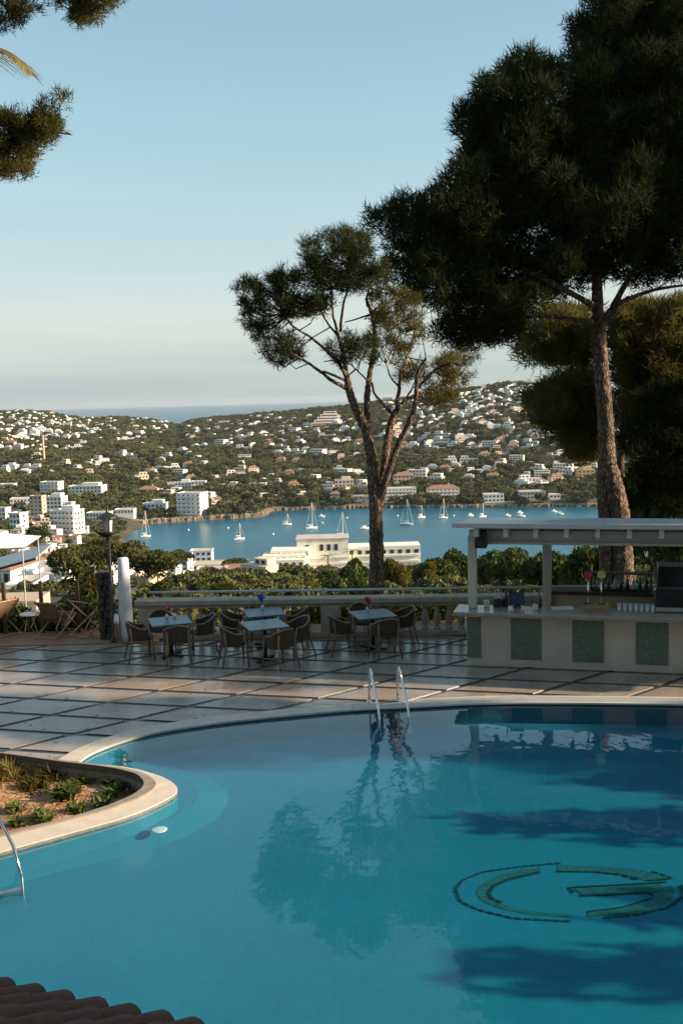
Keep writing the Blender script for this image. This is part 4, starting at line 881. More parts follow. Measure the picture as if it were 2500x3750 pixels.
# emblem in the floor mosaic: a ring that opens into a G
em = thing('floor_emblem', 'green ring and letter G with black dashed outline on the pool floor', 'emblem')
ZE = PD + .004
def ez(l): return [G(1500 + x * .638, 2900 + y * .638, ZE) for x, y in l]
def band(name, l, w0, z, m):
    Q = smooth_curve([tuple(p[:2]) for p in ez(l)], 40, 2); N = normals2(Q); n = len(Q)
    MB().add([(*(q - v * w0 / 2), z) for q, v in zip(Q, N)] + [(*(q + v * w0 / 2), z) for q, v in zip(Q, N)], [(i, n + i, n + i + 1, i + 1) for i in range(n - 1)]).build(name, m, em)
def band2(name, la, lb, z, m):
    A = smooth_curve([tuple(p[:2]) for p in ez(la)], 40, 2); Bq = smooth_curve([tuple(p[:2]) for p in ez(lb)], 40, 2); n = 40
    MB().add([(*p, z) for p in A] + [(*p, z) for p in Bq], [(i, i + 1, n + i + 1, n + i) for i in range(n - 1)]).build(name, m, em)
def dashes(l, w, step=.10, fill=.8):
    Q = [tuple(p[:2]) for p in ez(l)]; P = np.array(Q); Ln = np.linalg.norm(np.diff(P, axis=0), axis=1).sum(); n = max(2, int(Ln / step)); R_ = smooth_curve(Q, n * 3 + 1, 2)
    for i in range(n):
        a, b = R_[i * 3], R_[i * 3 + 2]; c = (a + b) / 2; d = b - a; L_ = np.linalg.norm(d) * 1.5 * fill
        MB().box((c[0], c[1], ZE + .006), (L_, w * .62, .003), math.atan2(d[1], d[0])).build('dash', M['logodark'], em)
oL = [(860, 410), (640, 430), (420, 460), (300, 510), (262, 560), (290, 630), (400, 680), (600, 728), (935, 745)]
iL = [(745, 452), (660, 470), (550, 505), (470, 548), (448, 585), (480, 622), (600, 668), (760, 692), (930, 702)]
band2('ring_band', [(745, 430), (610, 450), (500, 482), (410, 528), (375, 570), (400, 620), (500, 665), (660, 700), (930, 722)], iL, ZE, M['logogreen'])
band2('ring_band', [(845, 418), (1060, 425), (1250, 440), (1400, 465), (1500, 500)], [(845, 452), (1060, 455), (1200, 468), (1300, 490), (1340, 508)], ZE + .001, M['logogreen'])
band2('ring_band', [(1510, 540), (1520, 600), (1440, 655), (1280, 695), (1020, 715)], [(1430, 545), (1425, 590), (1360, 635), (1230, 668), (1020, 690)], ZE + .002, M['logogreen'])
band2('letter_bar', [(940, 556), (1200, 546), (1440, 528)], [(985, 590), (1200, 584), (1430, 574)], ZE + .003, M['logogreen'])
dashes(oL, .045); dashes([(745, 462), (560, 505), (470, 548), (450, 590), (480, 622), (540, 640)], .07); dashes([(845, 457), (1060, 460), (1200, 475), (1320, 508)], .045); dashes([(1390, 460), (1450, 475), (1515, 500), (1350, 510)], .045)
dashes([(1460, 520), (1200, 535), (915, 550)], .04, fill=1.0); dashes([(915, 550), (940, 585)], .05); dashes([(985, 597), (1200, 588), (1380, 576), (1398, 600)], .05, fill=1.0); dashes([(1380, 612), (1280, 645), (1200, 668), (1010, 690)], .035, fill=1); dashes([(1555, 540), (1568, 600), (1480, 665), (1300, 705), (1100, 725)], .06)

# planter plants: sword-leaved tufts and low shrubs
def tuft(name, label, px, py, R, h, n, m, seed, broad=.02, group='plants in the pool planter'):
    rr = random.Random(seed); p = G(px, py, -.20); t = thing(name, label, 'plant', p, 0, group); mb = MB()
    for k in range(n):
        a = rr.uniform(0, 6.28); e = rr.uniform(.5, 1.4); l = h * rr.uniform(.7, 1.2); ox, oy = rr.gauss(0, R * .35), rr.gauss(0, R * .35); w = broad * rr.uniform(.7, 1.3)
        d = Vector((math.cos(a) * math.cos(e), math.sin(a) * math.cos(e), math.sin(e))); s = Vector((-math.sin(a), math.cos(a), 0)); b = Vector((ox, oy, -.02)); m1 = b + d * l * .55; tp = b + d * l * .9 + Vector((math.cos(a), math.sin(a), -.35)) * l * .3
        mb.add([b - s * w * .5, b + s * w * .5, m1 + s * w, m1 - s * w, tp], [(0, 1, 2, 3), (3, 2, 4)])
    mb.build('leaves', m, t); return t
M['sword'] = leafmat('sword_leaves', (0.05, 0.085, 0.02), (0.16, 0.20, 0.06), 3.0, .3)
for i, (px, py, lb) in enumerate(((425, 2868, 'leafy clump nearest the planter tip'), (468, 2878, 'last leafy clump inside the planter tip'), (395, 2855, 'leafy clump along the far rim near the tip'), (410, 2915, 'leafy clump by the near rim below the tip'), (370, 2945, 'leafy clump left of the one by the near rim'), (280, 2975, 'single tuft beside the near rim'),
                               (155, 2998, 'tuft between two others in the middle of the near row'), (165, 3010, 'green tuft in front of the middle row'), (60, 2970, 'leafy clump left in the soil'), (60, 3025, 'lighter tuft at the near left of the bed'), (310, 2870, 'small tuft behind the dark shrub'), (440, 2895, 'low clump in the narrow end of the bed'))):
    tuft('sword_leaf_plant', lb, px, py, .12, .21, 36, M['sword'], i)
tuft('shrub', 'dark rounded shrub in the middle of the planter', 235, 2920, .16, .24, 90, M['leafy'], 51, .03); tuft('shrub', 'second dark shrub touching the rounded one', 262, 2900, .14, .2, 70, M['leafy'], 52, .03)
tuft('dry_grass', 'dry straw-coloured grass clump at the far left of the planter', 20, 2850, .35, .35, 220, M['palm'], 53, .010); tuft('dry_grass', 'dry grass clump against the far planter wall', 190, 2845, .28, .30, 160, M['pine2'], 54, .012); tuft('dry_grass', 'low brown-green ground plant behind the shrub', 130, 2880, .3, .2, 140, M['pine2'], 55, .015)
tuft('dry_grass', 'grass clump by the left rim of the planter', 55, 2825, .3, .25, 150, M['pine2'], 56, .012)

# ------------------------------------------------------------------ pool ladders
def ladder(label, b1, w1, off, h, top_bias=.25):
    b1, w1, off = Vector(b1), Vector(w1), Vector(off); t = thing('pool_ladder', label, 'ladder', b1); d = w1 - b1; d.z = 0
    for o in (Vector((0, 0, 0)), off):
        pts = [o + Vector((0, 0, -.02))] + [o + d * (.02 * k) + Vector((0, 0, h * k / 4)) for k in range(1, 4)]
        for k in range(9):
            a = PI * k / 8; r = .17; pts.append(o + d * (.08 + top_bias * (1 - math.cos(a)) / 2) + Vector((0, 0, h - .12 + .12 * math.sin(a))))
        pts += [o + d * .55 + Vector((0, 0, h * .52)), o + d * .85 + Vector((0, 0, .15)), o + d * 1.0 + Vector((0, 0, -.15)), o + d * 1.02 + Vector((0, 0, -.75))]
        MB().tube(pts, .021, 10).build('rail', M['chrome'], t, smooth=True); MB().lathe([(.05, 0), (.05, .012), (.028, .03)], 12, o).build('floor_flange', M['chrome'], t)
    for z in (-.30, -.58): MB().box(d * 1.02 + off / 2 + Vector((0, 0, z)), (off.length, .08, .025), math.atan2(off.y, off.x)).build('tread', M['chrome'], t)
    return t
b = G(1352, 2570); w = G(1391, 2628); b2 = G(1455, 2563); ladder('steel ladder with two curved rails at the far pool edge', b, w, b2 - b, .62)
w = G(77, 3168); b = G(-70, 3070); ladder('steel ladder rail entering the water at the left edge below the planter', (b.x, b.y, .02), w, (-.5, -.22, 0), .72)

# ------------------------------------------------------------------ balustrade
B0 = Vector((-4.64, 21.90, 0)); BD = Vector((7.26, -.507, 0)).normalized(); BL = 14.5; brz = math.atan2(BD.y, BD.x)
bal = thing('balustrade', 'stone balustrade with vase-shaped balusters and grey metal handrail', 'balustrade', B0, brz)
MB().box((BL / 2, 0, .06), (BL, .34, .12)).build('plinth', M['stone'], bal, bevel=.012); MB().box((BL / 2, 0, .805), (BL, .36, .13)).build('coping', M['stone'], bal, bevel=.02); MB().box((BL / 2, 0, .71), (BL, .26, .06)).build('under_moulding', M['stone'], bal)
prof = [(.075, 0), (.075, .04), (.055, .06), (.05, .09), (.078, .16), (.088, .22), (.075, .30), (.048, .40), (.040, .47), (.055, .49), (.055, .51), (.075, .53), (.075, .56)]
piers = [.28, 4.35, 8.6, 12.6]; p0 = None
for x in piers: MB().box((x, 0, .40), (.42, .30, .56)).build('pier', M['stone'], bal, bevel=.01)
x = .66
while x < BL - .2:
    if all(abs(x - q) > .30 for q in piers):
        if p0 is None: p0 = MB().lathe(prof, 12).build('baluster', M['stone'], bal, smooth=True); o = p0
        else: o = dup(p0, bal)
        o.location = (x, 0, .12)
    x += .262
MB().tube([(.3, 0, 1.02), (BL, 0, 1.02)], .028, 8).build('handrail', M['metal'], bal, smooth=True)
for k in range(10): MB().tube([(.4 + k * 1.45, 0, .87), (.4 + k * 1.45, 0, 1.0)], .014, 6).build('rail_bracket', M['metal'], bal)
# wire fence with posts seen through and beside the balustrade
fc = thing('wire_fence', 'dark post and wire fence behind the deck chairs', 'fence', (-9, 22.55, 0))
for px in (-110, 16, 152, 286): MB().box((D(px, 2200, 22.55).x + 9, 0, .60), (.075, .075, 1.25)).build('post', M['darkwood'], fc)
for z in (.35, .7, 1.05): MB().tube([(-.8, 0, z), (3.5, 0, z)], .006, 4).build('wire', M['black'], fc)
def bush(name, label, c, R, hgt, n, size, m, group=None, cat='shrub'):
    t = thing(name, label, cat, c, 0, group); Cn = []; Ax = []
    for k in range(9):
        a = rnd.uniform(0, 6.28); q = rnd.uniform(0, .6); cc = (math.cos(a) * R * q, math.sin(a) * R * q, hgt * rnd.uniform(.25, .72)); p, d = shell_pts(cc, 1, n // 9, flat=1, inner=.5); p = np.array(cc) + (p - np.array(cc)) * np.array([R * .5, R * .5, hgt * .34]); Cn.append(p); Ax.append(d)
    Cn = np.concatenate(Cn); Cn[:, 2] = np.maximum(Cn[:, 2], .02); V, T = leaves(Cn, np.concatenate(Ax) * .5 + np.array([0, 0, .4]), size); npmesh('leaves', V, T, m, t)
    mb = MB()
    for k in range(5):
        a = rnd.uniform(0, 6.28); mb.tube([(0, 0, -.3), (math.cos(a) * R * .2, math.sin(a) * R * .2, hgt * .4), (math.cos(a) * R * .5, math.sin(a) * R * .5, hgt * .75)], [.03, .02, .008], 5)
    mb.build('stems', M['twig'], t); return t
HG = 'shrubs along the terrace edge on the left'
for i, (px, d, R, h, m, lb) in enumerate(((-60, 23.0, .8, .9, 'leafy', 'dark shrub behind the leftmost deck chair'), (70, 23.4, .7, .75, 'leafy', 'dark low shrub behind the little white table'), (190, 23.3, .8, .7, 'leafy', 'dark low shrub behind the middle deck chair'), (290, 23.2, .7, 1.2, 'leafy', 'dark shrub behind the folding frame'), (352, 23.8, .42, 1.75, 'pine2', 'golden sunlit shrub left of the stone pillar'), (318, 24.5, .5, 1.5, 'leafy', 'dark upright shrub between the golden one and the deck chairs'))):
    p = D(px, 2300, d); bush('shrub', lb, (p.x, d, -.6 if d > 22.7 else 0), R, h + .6, 1500, .055, M[m], HG)
t = bush('agave_bush', 'bright green leafy plant peeping over the rail by the tall trunk', (D(1315, 2150, 22.9).x, 22.9, -.4), .4, 1.72, 700, .07, M['sword'])
for i, px in enumerate((1150, 1240, 1440, 1560, 1650)): bush('shrub', 'low shrub behind the balusters, %s from the left' % ('first', 'second', 'third', 'fourth', 'fifth')[i], (D(px, 2150, 23.2).x, 23.2, -.6), .55, 1.35, 900, .05, M['leafy' if i % 2 else 'pine2'], 'shrubs behind the balustrade')
# white post, lamp, stone pillar, ashtray stand
p = G(466, 2346); tag(MB().lathe([(.115, 0), (.135, .02), (.15, .25), (.155, .55), (.145, 1.0), (.13, 1.5), (.118, 1.84), (.10, 1.86)], 24).build('white_column', M['wpost'], smooth=True), 'smooth white tapered column at the end of the balustrade', 'column').location = p
p = D(418, 2330, 21.5); lp = thing('lamp_post', 'black lamp post with frosted lantern beside the white column', 'lamp post', (p.x, 21.5, 0))
MB().lathe([(.10, 0), (.10, .05), (.05, .12), (.035, .2), (.03, 2.3)], 12).build('pole', M['black'], lp, smooth=True); MB().lathe([(.03, 2.28), (.05, 2.36), (.16, 2.44), (.16, 2.47)], 12).build('cup', M['black'], lp)
MB().lathe([(.085, 2.47), (.115, 2.77)], 6).build('lantern_glass', M['lantern'], lp)
for k in range(6): MB().tube([(.09 * math.cos(k * PI / 3), .09 * math.sin(k * PI / 3), 2.46), (.122 * math.cos(k * PI / 3), .122 * math.sin(k * PI / 3), 2.78)], .009, 4).build('lantern_bar', M['black'], lp)
MB().lathe([(.24, 2.77), (.23, 2.79), (.10, 2.86), (.04, 2.89), (.02, 2.95)], 12).build('lantern_cap', M['black'], lp); MB().tube([(0, 0, 2.34), (-.15, 0, 2.40), (-.30, 0, 2.49)], [.03, .035, .02], 6).build('side_arm', M['black'], lp)
p = D(400, 2340, 21.9); sp_ = thing('stone_pillar', 'dark rough stone pillar behind the lamp pole', 'pillar', (p.x, 21.9, 0)); zc = 0
for r in range(10):
    hh = rnd.uniform(.12, .17); k = rnd.choice((2, 2, 3)); w = .34
    for c in range(k):
        for dd in (-1, 1): MB().box(((c + .5) / k * w - w / 2 + rnd.uniform(-.02, .02), dd * .09 + rnd.uniform(-.02, .02), zc + hh / 2), (w / k - .012, .18, hh - .012), rnd.uniform(-.12, .12), tw=rnd.uniform(.85, .98)).build('stone', M['rock'], sp_, bevel=.018)
    zc += hh
p = G(431, 2352); t = thing('ashtray_stand', 'knee-high stand with white slanted top beside the white column', 'stand', (p.x, p.y, 0))
MB().lathe([(.07, 0), (.065, .05), (.055, .42)], 12).build('body', M['canvas'], t, smooth=True); MB().lathe([(.057, .42), (.06, .50), (.05, .60), (.02, .64)], 12).build('top', M['hull'], t, smooth=True)

# ------------------------------------------------------------------ café tables and rattan chairs
def table(px, py, rz, label):
    p = G(px, py, .74); t = thing('cafe_table', label, 'table', (p.x, p.y, 0), rz, 'café tables on the terrace')
    MB().box((0, 0, .725), (.82, .82, .035)).build('tabletop', M['tabletop'], t, bevel=.008); MB().tube([(0, 0, .03), (0, 0, .71)], .04, 12).build('column', M['black'], t, smooth=True)
    for k in range(2): MB().box((0, 0, .022 + .001 * k), (.6, .07, .03), PI / 4 + k * PI / 2).build('foot', M['black'], t)
    MB().box((0, 0, .70), (.4, .4, .012)).build('plate', M['black'], t); return t, p
def chair_proto():
    t = thing('rattan_chair', 'x', 'chair'); n = 17
    def shell(r):
        o = []
        for i in range(n):
            a = math.radians(-200 + 220 * i / (n - 1)); bk = max(0, -math.sin(a)); o.append((r * math.cos(a), r * 1.02 * math.sin(a) + .02, .45 - .02 * bk, .655 + .145 * bk ** 1.2))
        return o
    a, b = shell(.275), shell(.255); mb = MB(); fl = .045
    vs = [(x * .93, y * .93, z0) for x, y, z0, z1 in a] + [(x * 1.04, y * 1.06 - .02 * (y < 0), z1) for x, y, z0, z1 in a] + [(x * .93, y * .93, z0) for x, y, z0, z1 in b] + [(x * 1.04, y * 1.06 - .02 * (y < 0), z1) for x, y, z0, z1 in b]
    fs = []
    for i in range(n - 1): fs += [(i, i + 1, n + i + 1, n + i), (2 * n + i + 1, 2 * n + i, 3 * n + i, 3 * n + i + 1), (n + i, n + i + 1, 3 * n + i + 1, 3 * n + i), (i + 1, i, 2 * n + i, 2 * n + i + 1)]
    mb.add(vs, fs).build('backrest', M['rattan'], t, smooth=False)
    MB().tube([(x * 1.02, y * 1.04 - .01, z1 + .005) for x, y, z0, z1 in shell(.268)], .016, 6).build('arm_rail', M['bamboo'], t, smooth=True)
    MB().lathe([(.0, .415), (.24, .415), (.262, .43), (.262, .452), (.24, .465), (.0, .468)], 18).build('seat', M['rattan'], t)
    for sx in (-1, 1):
        MB().tube([(sx * .27, .22, 0), (sx * .245, .20, .43), (sx * .265, .13, .655)], [.016, .018, .016], 7).build('leg', M['bamboo'], t, smooth=True); MB().tube([(sx * .25, -.30, 0), (sx * .20, -.20, .43), (sx * .215, -.235, .70)], [.016, .018, .016], 7).build('leg', M['bamboo'], t, smooth=True)
    MB().tube([(-.25, .21, .2), (-.235, -.24, .22)], .01, 5).build('stretcher', M['bamboo'], t); MB().tube([(.25, .21, .2), (.235, -.24, .22)], .01, 5).build('stretcher', M['bamboo'], t)
    return t
cp = chair_proto(); cu = [False]
def chair(c, ang, r, label, turn=0.0):
    t = dup(cp) if cu[0] else cp; cu[0] = True
    t.location = (c.x + math.cos(ang) * r, c.y + math.sin(ang) * r, 0); t.rotation_euler = (0, 0, ang + PI / 2 + turn); t['label'] = label; t['group'] = 'rattan chairs around the café tables'
A_ = math.radians
for px, py, rz, nm, lst in ((622, 2272, .30, 'pale table nearest the white column', ((200, 'on the white column side'), (292, 'with its back to the pool'), (15, 'on the right'), (118, 'on the balustrade side'))),
                            (968, 2240, .25, 'pale table with blue flowers near the balustrade', ((190, 'on the left'), (8, 'on the right'), (100, 'on the balustrade side'))),
                            (968, 2286, .35, 'pale middle table closest to the pool', ((205, 'on the left'), (300, 'with its back to the pool'), (20, 'on the right'))),
                            (1364, 2247, .28, 'pale table nearest the bar', ((200, 'on the left'), (290, 'with its back to the pool'), (22, 'on the bar side'), (110, 'on the balustrade side')))):
    t, c = table(px, py, rz, nm + ' with dark pedestal')
    for a, s in lst: chair(c, A_(a), rnd.uniform(.60, .68), 'rattan armchair %s of the %s' % (s, nm.replace('pale ', '')), rnd.uniform(-.25, .25))
def posy(px, py, m, label, tall=.28):
    p = G(px, py, .743); t = thing('flower_vase', label, 'flower vase', p, 0, 'flower vases on the tables'); MB().lathe([(.03, 0), (.038, .03), (.03, .09), (.022, .10)], 12).build('vase', M['glass'], t, smooth=True)
    mb = MB(); fb = MB()
    for k in range(7):
        a = rnd.uniform(0, 6.28); q = rnd.uniform(.02, .07); e = Vector((math.cos(a) * q, math.sin(a) * q, tall * rnd.uniform(.75, 1.1))); mb.tube([(0, 0, .02), e * .6, e], .004, 4)
        for _ in range(9):
            f = e + Vector((rnd.gauss(0, .02), rnd.gauss(0, .02), rnd.gauss(0, .02))); u = Vector((rnd.gauss(0, 1), rnd.gauss(0, 1), rnd.gauss(0, 1))).normalized() * .028; v = u.orthogonal().normalized() * .024; fb.add([f - u, f + v, f + u, f - v], [(0, 1, 2, 3)])
    mb.build('stems', M['stem'], t); fb.build('petals', M[m], t); return t
posy(962, 2232, 'blue', 'vase of blue flowers on the table by the balustrade', .30); posy(612, 2266, 'pink', 'small vase of pink flowers on the table nearest the white column', .27); posy(1345, 2240, 'red', 'small vase of red flowers on the table nearest the bar', .27)
p = G(640, 2262, .743); tag(MB().lathe([(.028, 0), (.036, .01), (.04, .08), (.036, .08), (.03, .012)], 12).build('cup', M['paper'], smooth=True), 'small white cup on the table nearest the white column', 'cup').location = p

# ------------------------------------------------------------------ deck chairs on the sun deck
def deck_chair(px, py, rz, label, canvas=True):
    p = G(px, py); t = thing('deck_chair', label, 'deck chair', (p.x, p.y, .016), rz, 'deck chairs on the sun deck')
    for sx in (-1, 1):
        MB().tube([(sx * .30, -.36, .80), (sx * .30, .50, .02)], .018, 6).build('back_bar', M['wood'], t); MB().tube([(sx * .265, .40, .44), (sx * .265, -.42, .02)], .018, 6).build('seat_bar', M['wood'], t)
        MB().tube([(sx * .335, -.18, .62), (sx * .335, -.50, .25), (sx * .335, -.30, .06)], .013, 5).build('prop', M['wood'], t)
    for y, z, w in ((-.36, .80, .62), (.40, .44, .55), (-.42, .02, .55), (.50, .02, .62)): MB().tube([(-w / 2, y, z), (w / 2, y, z)], .017, 6).build('crossbar', M['wood'], t)
    if canvas:
        mb = MB(); q = [(-.37, .815), (-.27, .60), (-.14, .40), (.02, .27), (.18, .26), (.32, .35), (.41, .455)]
        for i in range(len(q) - 1):
            (y0, z0), (y1, z1) = q[i], q[i + 1]; mb.add([(-.245, y0, z0), (.245, y0, z0), (.245, y1, z1), (-.245, y1, z1), (-.245, y0, z0 + .006), (.245, y0, z0 + .006), (.245, y1, z1 + .006), (-.245, y1, z1 + .006)], [(0, 1, 2, 3), (7, 6, 5, 4), (0, 4, 5, 1), (1, 5, 6, 2), (2, 6, 7, 3), (3, 7, 4, 0)])
        mb.build('canvas', M['canvas'], t)
deck_chair(212, 2326, -.35, 'wooden deck chair with brown canvas right of the little table'); deck_chair(2, 2322, .9, 'deck chair cut by the left edge'); deck_chair(338, 2322, -.55, 'bare folding chair frame left of the stone pillar', False)
p = G(112, 2318); t = thing('side_table', 'small white round table between the deck chairs', 'table', (p.x, p.y, .016)); MB().lathe([(.0, .42), (.22, .42), (.22, .445), (.0, .45)], 20).build('tabletop', M['paper'], t)
for k in range(3): MB().tube([(.05 * math.cos(k * 2.1), .05 * math.sin(k * 2.1), .42), (.17 * math.cos(k * 2.1), .17 * math.sin(k * 2.1), 0)], .014, 6).build('leg', M['wood'], t)

# ------------------------------------------------------------------ pool bar
b0 = Vector((2.356, 18.90, 0)); brot = math.atan2(17.856 - 18.90, 6.2 - 2.356); BLn = 9.4
bar = thing('pool_bar', 'pool bar with green and white tiled front and white pergola roof', 'bar', b0, brot)
MB().box((BLn / 2, .10, .50), (BLn, .20, 1.0)).build('front_wall', M['barwall'], bar); MB().box((.10, .36, .50), (.20, .30, 1.0)).build('side_wall', M['barwall'], bar)
gx0 = [(.012, .275)] + [(.275 + .573 + k * 1.146, .275 + 1.146 + k * 1.146) for k in range(8)]
for a, b_ in gx0:
    o = MB().box((0, 0, 0), (b_ - a, .012, .845)).build('green_tile_panel', M['greentile'], bar); o.location = ((a + b_) / 2, -.007, .145 + .4225); o.rotation_euler = (0, 0, 0)
MB().box((BLn / 2 - .1, .12, 1.045), (BLn + .25, .72, .075)).build('counter_top', M['marble'], bar, bevel=.01)
MB().box((BLn / 2 - .1, -.255, 1.012), (BLn + .27, .02, .012)).build('counter_trim', M['wood'], bar)
MB().box((BLn / 2 + .7, 2.45, .50), (BLn - 1.5, .5, 1.0)).build('back_counter', M['beige'], bar); MB().box((BLn / 2 + .7, 2.42, 1.03), (BLn - 1.4, .6, .06)).build('back_counter_top', M['darkwood'], bar)
for x, y, z0, z1, s in ((.10, .22, 1.085, 2.5, .16), (1.40, 2.2, 0, 2.45, .18), (6.4, .22, 1.085, 2.5, .16), (6.6, 2.2, 0, 2.45, .18)): MB().box((x, y, (z0 + z1) / 2), (s, s, z1 - z0)).build('post', M['barwhite'], bar, bevel=.008)
MB().box((BLn / 2 + .05, .22, 2.50), (BLn, .14, .22)).build('beam', M['barwhite'], bar); MB().box((BLn / 2 + .05, .20, 2.375), (BLn, .20, .05)).build('beam_lip', M['barwhite'], bar); MB().box((BLn / 2 + .05, 2.2, 2.33), (BLn, .14, .2)).build('beam', M['barwhite'], bar)
slp = -.088; RM = Matrix.Rotation(slp, 3, 'X'); rf = None
for k in range(18):
    x = .0 + k * .552
    if rf is None: rf = MB().box((0, 0, 0), (.085, 3.2, .19), M=RM).build('rafter', M['barwhite'], bar); o = rf
    else: o = dup(rf, bar)
    o.location = (x + .25, 1.21, 2.648 - .13)
rp = None
for k in range(11):
    if rp is None: rp = MB().box((0, 0, 0), (.90, 3.25, .05), M=RM).build('roof_panel', M['metal'], bar); o = rp
    else: o = dup(rp, bar)
    o.location = (.29 + k * .905, 1.22, 2.775 - .13)
MB().box((BLn / 2 + .07, -.42, 2.775), (BLn + .52, .04, .085)).build('fascia', M['barwhite'], bar)
def onbar(x, y, z=1.083): return b0 + Matrix.Rotation(brot, 3, 'Z') @ Vector((x, y, z))
def barthing(name, label, cat, x, y, z=1.083, rz=0, group=None): return thing(name, label, cat, onbar(x, y, z), brot + rz, group)
t = barthing('loudspeaker', 'black loudspeaker hung at the corner of the bar roof', 'loudspeaker', .30, -.02, 2.30)
MB().box((0, 0, .17), (.24, .2, .34), tw=.86).build('cabinet', M['blackp'], t, bevel=.02); MB().lathe([(.08, 0), (.07, .01), (.02, .004)], 16, (0, 0, 0)).build('woofer', M['black'], t); t.children[1].rotation_euler = (PI / 2, 0, 0); t.children[1].location = (0, -.098, .13)
MB().box((0, .10, .17), (.04, .10, .04)).build('bracket', M['black'], t)
t = barthing('till_monitor', 'till screen with dark blue display on the bar counter', 'monitor', .93, .36, rz=.25)
MB().box((0, 0, .17), (.30, .03, .24), M=Matrix.Rotation(-.2, 3, 'X')).build('housing', M['blackp'], t, bevel=.006); MB().box((0, -.019, .17), (.27, .006, .21), M=Matrix.Rotation(-.2, 3, 'X')).build('screen', M['screen'], t); MB().box((0, .03, .03), (.16, .16, .06), tw=.6).build('foot', M['blackp'], t)
t = barthing('till_printer', 'black till printer beside the till screen', 'printer', .58, .40); MB().box((0, 0, .08), (.2, .22, .16), tw=.85).build('body', M['blackp'], t, bevel=.01); MB().box((0, .02, .18), (.06, .01, .06)).build('receipt', M['paper'], t)
for i, (x, y, h, lb) in enumerate(((.72, .42, .34, 'tall dark bottle left of the till screen'), (1.36, .40, .26, 'dark bottle right of the till screen'), (3.9, .45, .32, 'dark bottle at the right end of the counter'))):
    t = barthing('bottle', lb, 'bottle', x, y, group='bottles on the bar'); MB().lathe([(.04, 0), (.042, .02), (.042, h * .6), (.018, h * .78), (.015, h)], 12).build('body', M['glassd'], t, smooth=True); MB().lathe([(.017, h), (.017, h + .02)], 10).build('cap', M['black'], t)
tag(MB().box((0, 0, .06), (.10, .10, .12)).build('napkin_box', M['paper'], bevel=.008), 'white napkin box at the bar corner behind the post', 'napkin box').location = onbar(.35, .36)
tag(MB().box((0, 0, .05), (.09, .09, .10)).build('napkin_box', M['paper'], bevel=.008), 'white napkin box right of the till screen', 'napkin box').location = onbar(1.30, .20)
tag(MB().box((0, 0, .016), (.40, .26, .03)).build('tray', M['paper'], bevel=.004), 'white flat tray lying on the counter left of the taps', 'tray').location = onbar(1.80, .30)
for i, (x, m, lb) in enumerate(((2.28, 'red', 'beer tap with round red badge'), (2.52, 'yellow', 'beer tap with round pale yellow badge'))):
    if m == 'yellow': M['yellow'] = mat('yellow_badge', (.55, .55, .16), .4, .15, 30)
    t = barthing('beer_tap', lb, 'beer tap', x, .28, 1.20, group='beer taps'); MB().tube([(0, 0, 0), (0, 0, .50)], .017, 10).build('column', M['chrome'], t, smooth=True)
    o = MB().lathe([(.0, -.012), (.075, -.012), (.08, 0), (.075, .012), (.0, .012)], 24).build('badge', M[m], t); o.rotation_euler = (PI / 2, 0, 0); o.location = (0, -.01, .57)
    o2 = MB().lathe([(.03, -.016), (.045, -.016), (.045, -.013), (.03, -.013)], 20, caps=False).build('ring', M['paper'] if m == 'red' else M['stem'], o)
    MB().tube([(0, -.01, .12), (0, -.09, .10), (0, -.09, .05)], .011, 8).build('spout', M['chrome'], t); MB().tube([(0, -.03, .14), (0, -.05, .24)], .012, 8).build('lever', M['black'], t)
t = barthing('drip_box', 'weathered wooden box under the beer taps', 'box', 2.42, .28)
for k in range(3): MB().box((0, -.10, .02 + k * .039), (.50, .02, .036)).build('slat', M['wood'], t); MB().box((0, .10, .02 + k * .039), (.50, .02, .036)).build('slat', M['wood'], t)
MB().box((0, 0, .115), (.46, .2, .008)).build('grid', M['chrome'], t)
tg = 'glasses lined up on the bar'; g0 = None
for k in range(14):
    x = 2.85 + (k % 7) * .10; y = .22 + (k // 7) * .14
    o = MB().lathe([(.030, 0), (.034, .01), (.040, .13), (.037, .13), (.030, .012), (.0, .012)], 12).build('drinking_glass', M['glass'], smooth=True) if g0 is None else dup(g0)
    g0 = g0 or o; o.location = onbar(x, y); tag(o, 'drinking glass right of the wooden box, %s row' % ('front' if k < 7 else 'back'), 'glass', tg)
t = barthing('coffee_machine', 'bulky black coffee machine at the right end of the bar', 'coffee machine', 3.75, .40); MB().box((0, .06, .22), (.55, .34, .40)).build('body', M['blackp'], t, bevel=.03); MB().box((0, -.10, .06), (.5, .14, .08)).build('drip_tray', M['chrome'], t); MB().tube([(-.1, -.14, .26), (-.1, -.22, .24)], .02, 8).build('handle', M['black'], t); MB().tube([(.1, -.14, .26), (.1, -.22, .24)], .02, 8).build('handle', M['black'], t)
t = barthing('drinks_fridge', 'tall dark appliance behind the bar at the right edge', 'fridge', 3.9, 2.0, 0); MB().box((0, 0, .85), (.6, .55, 1.7)).build('body', M['blackp'], t, bevel=.01); MB().box((0, -.285, .95), (.5, .02, 1.3)).build('glass_door', M['glassd'], t); MB().tube([(.22, -.31, .7), (.22, -.31, 1.2)], .01, 6).build('handle', M['chrome'], t)
t = barthing('bottle_shelf', 'dark rack of bottles and glasses on the back counter', 'rack', 2.9, 2.35, 1.062); MB().box((0, .1, .02), (1.2, .26, .03)).build('shelf', M['darkwood'], t); MB().box((0, .1, .36), (1.2, .26, .025)).build('shelf', M['darkwood'], t)
for sx in (-1, 1): MB().box((sx * .6, .1, .2), (.03, .26, .36)).build('side', M['darkwood'], t)
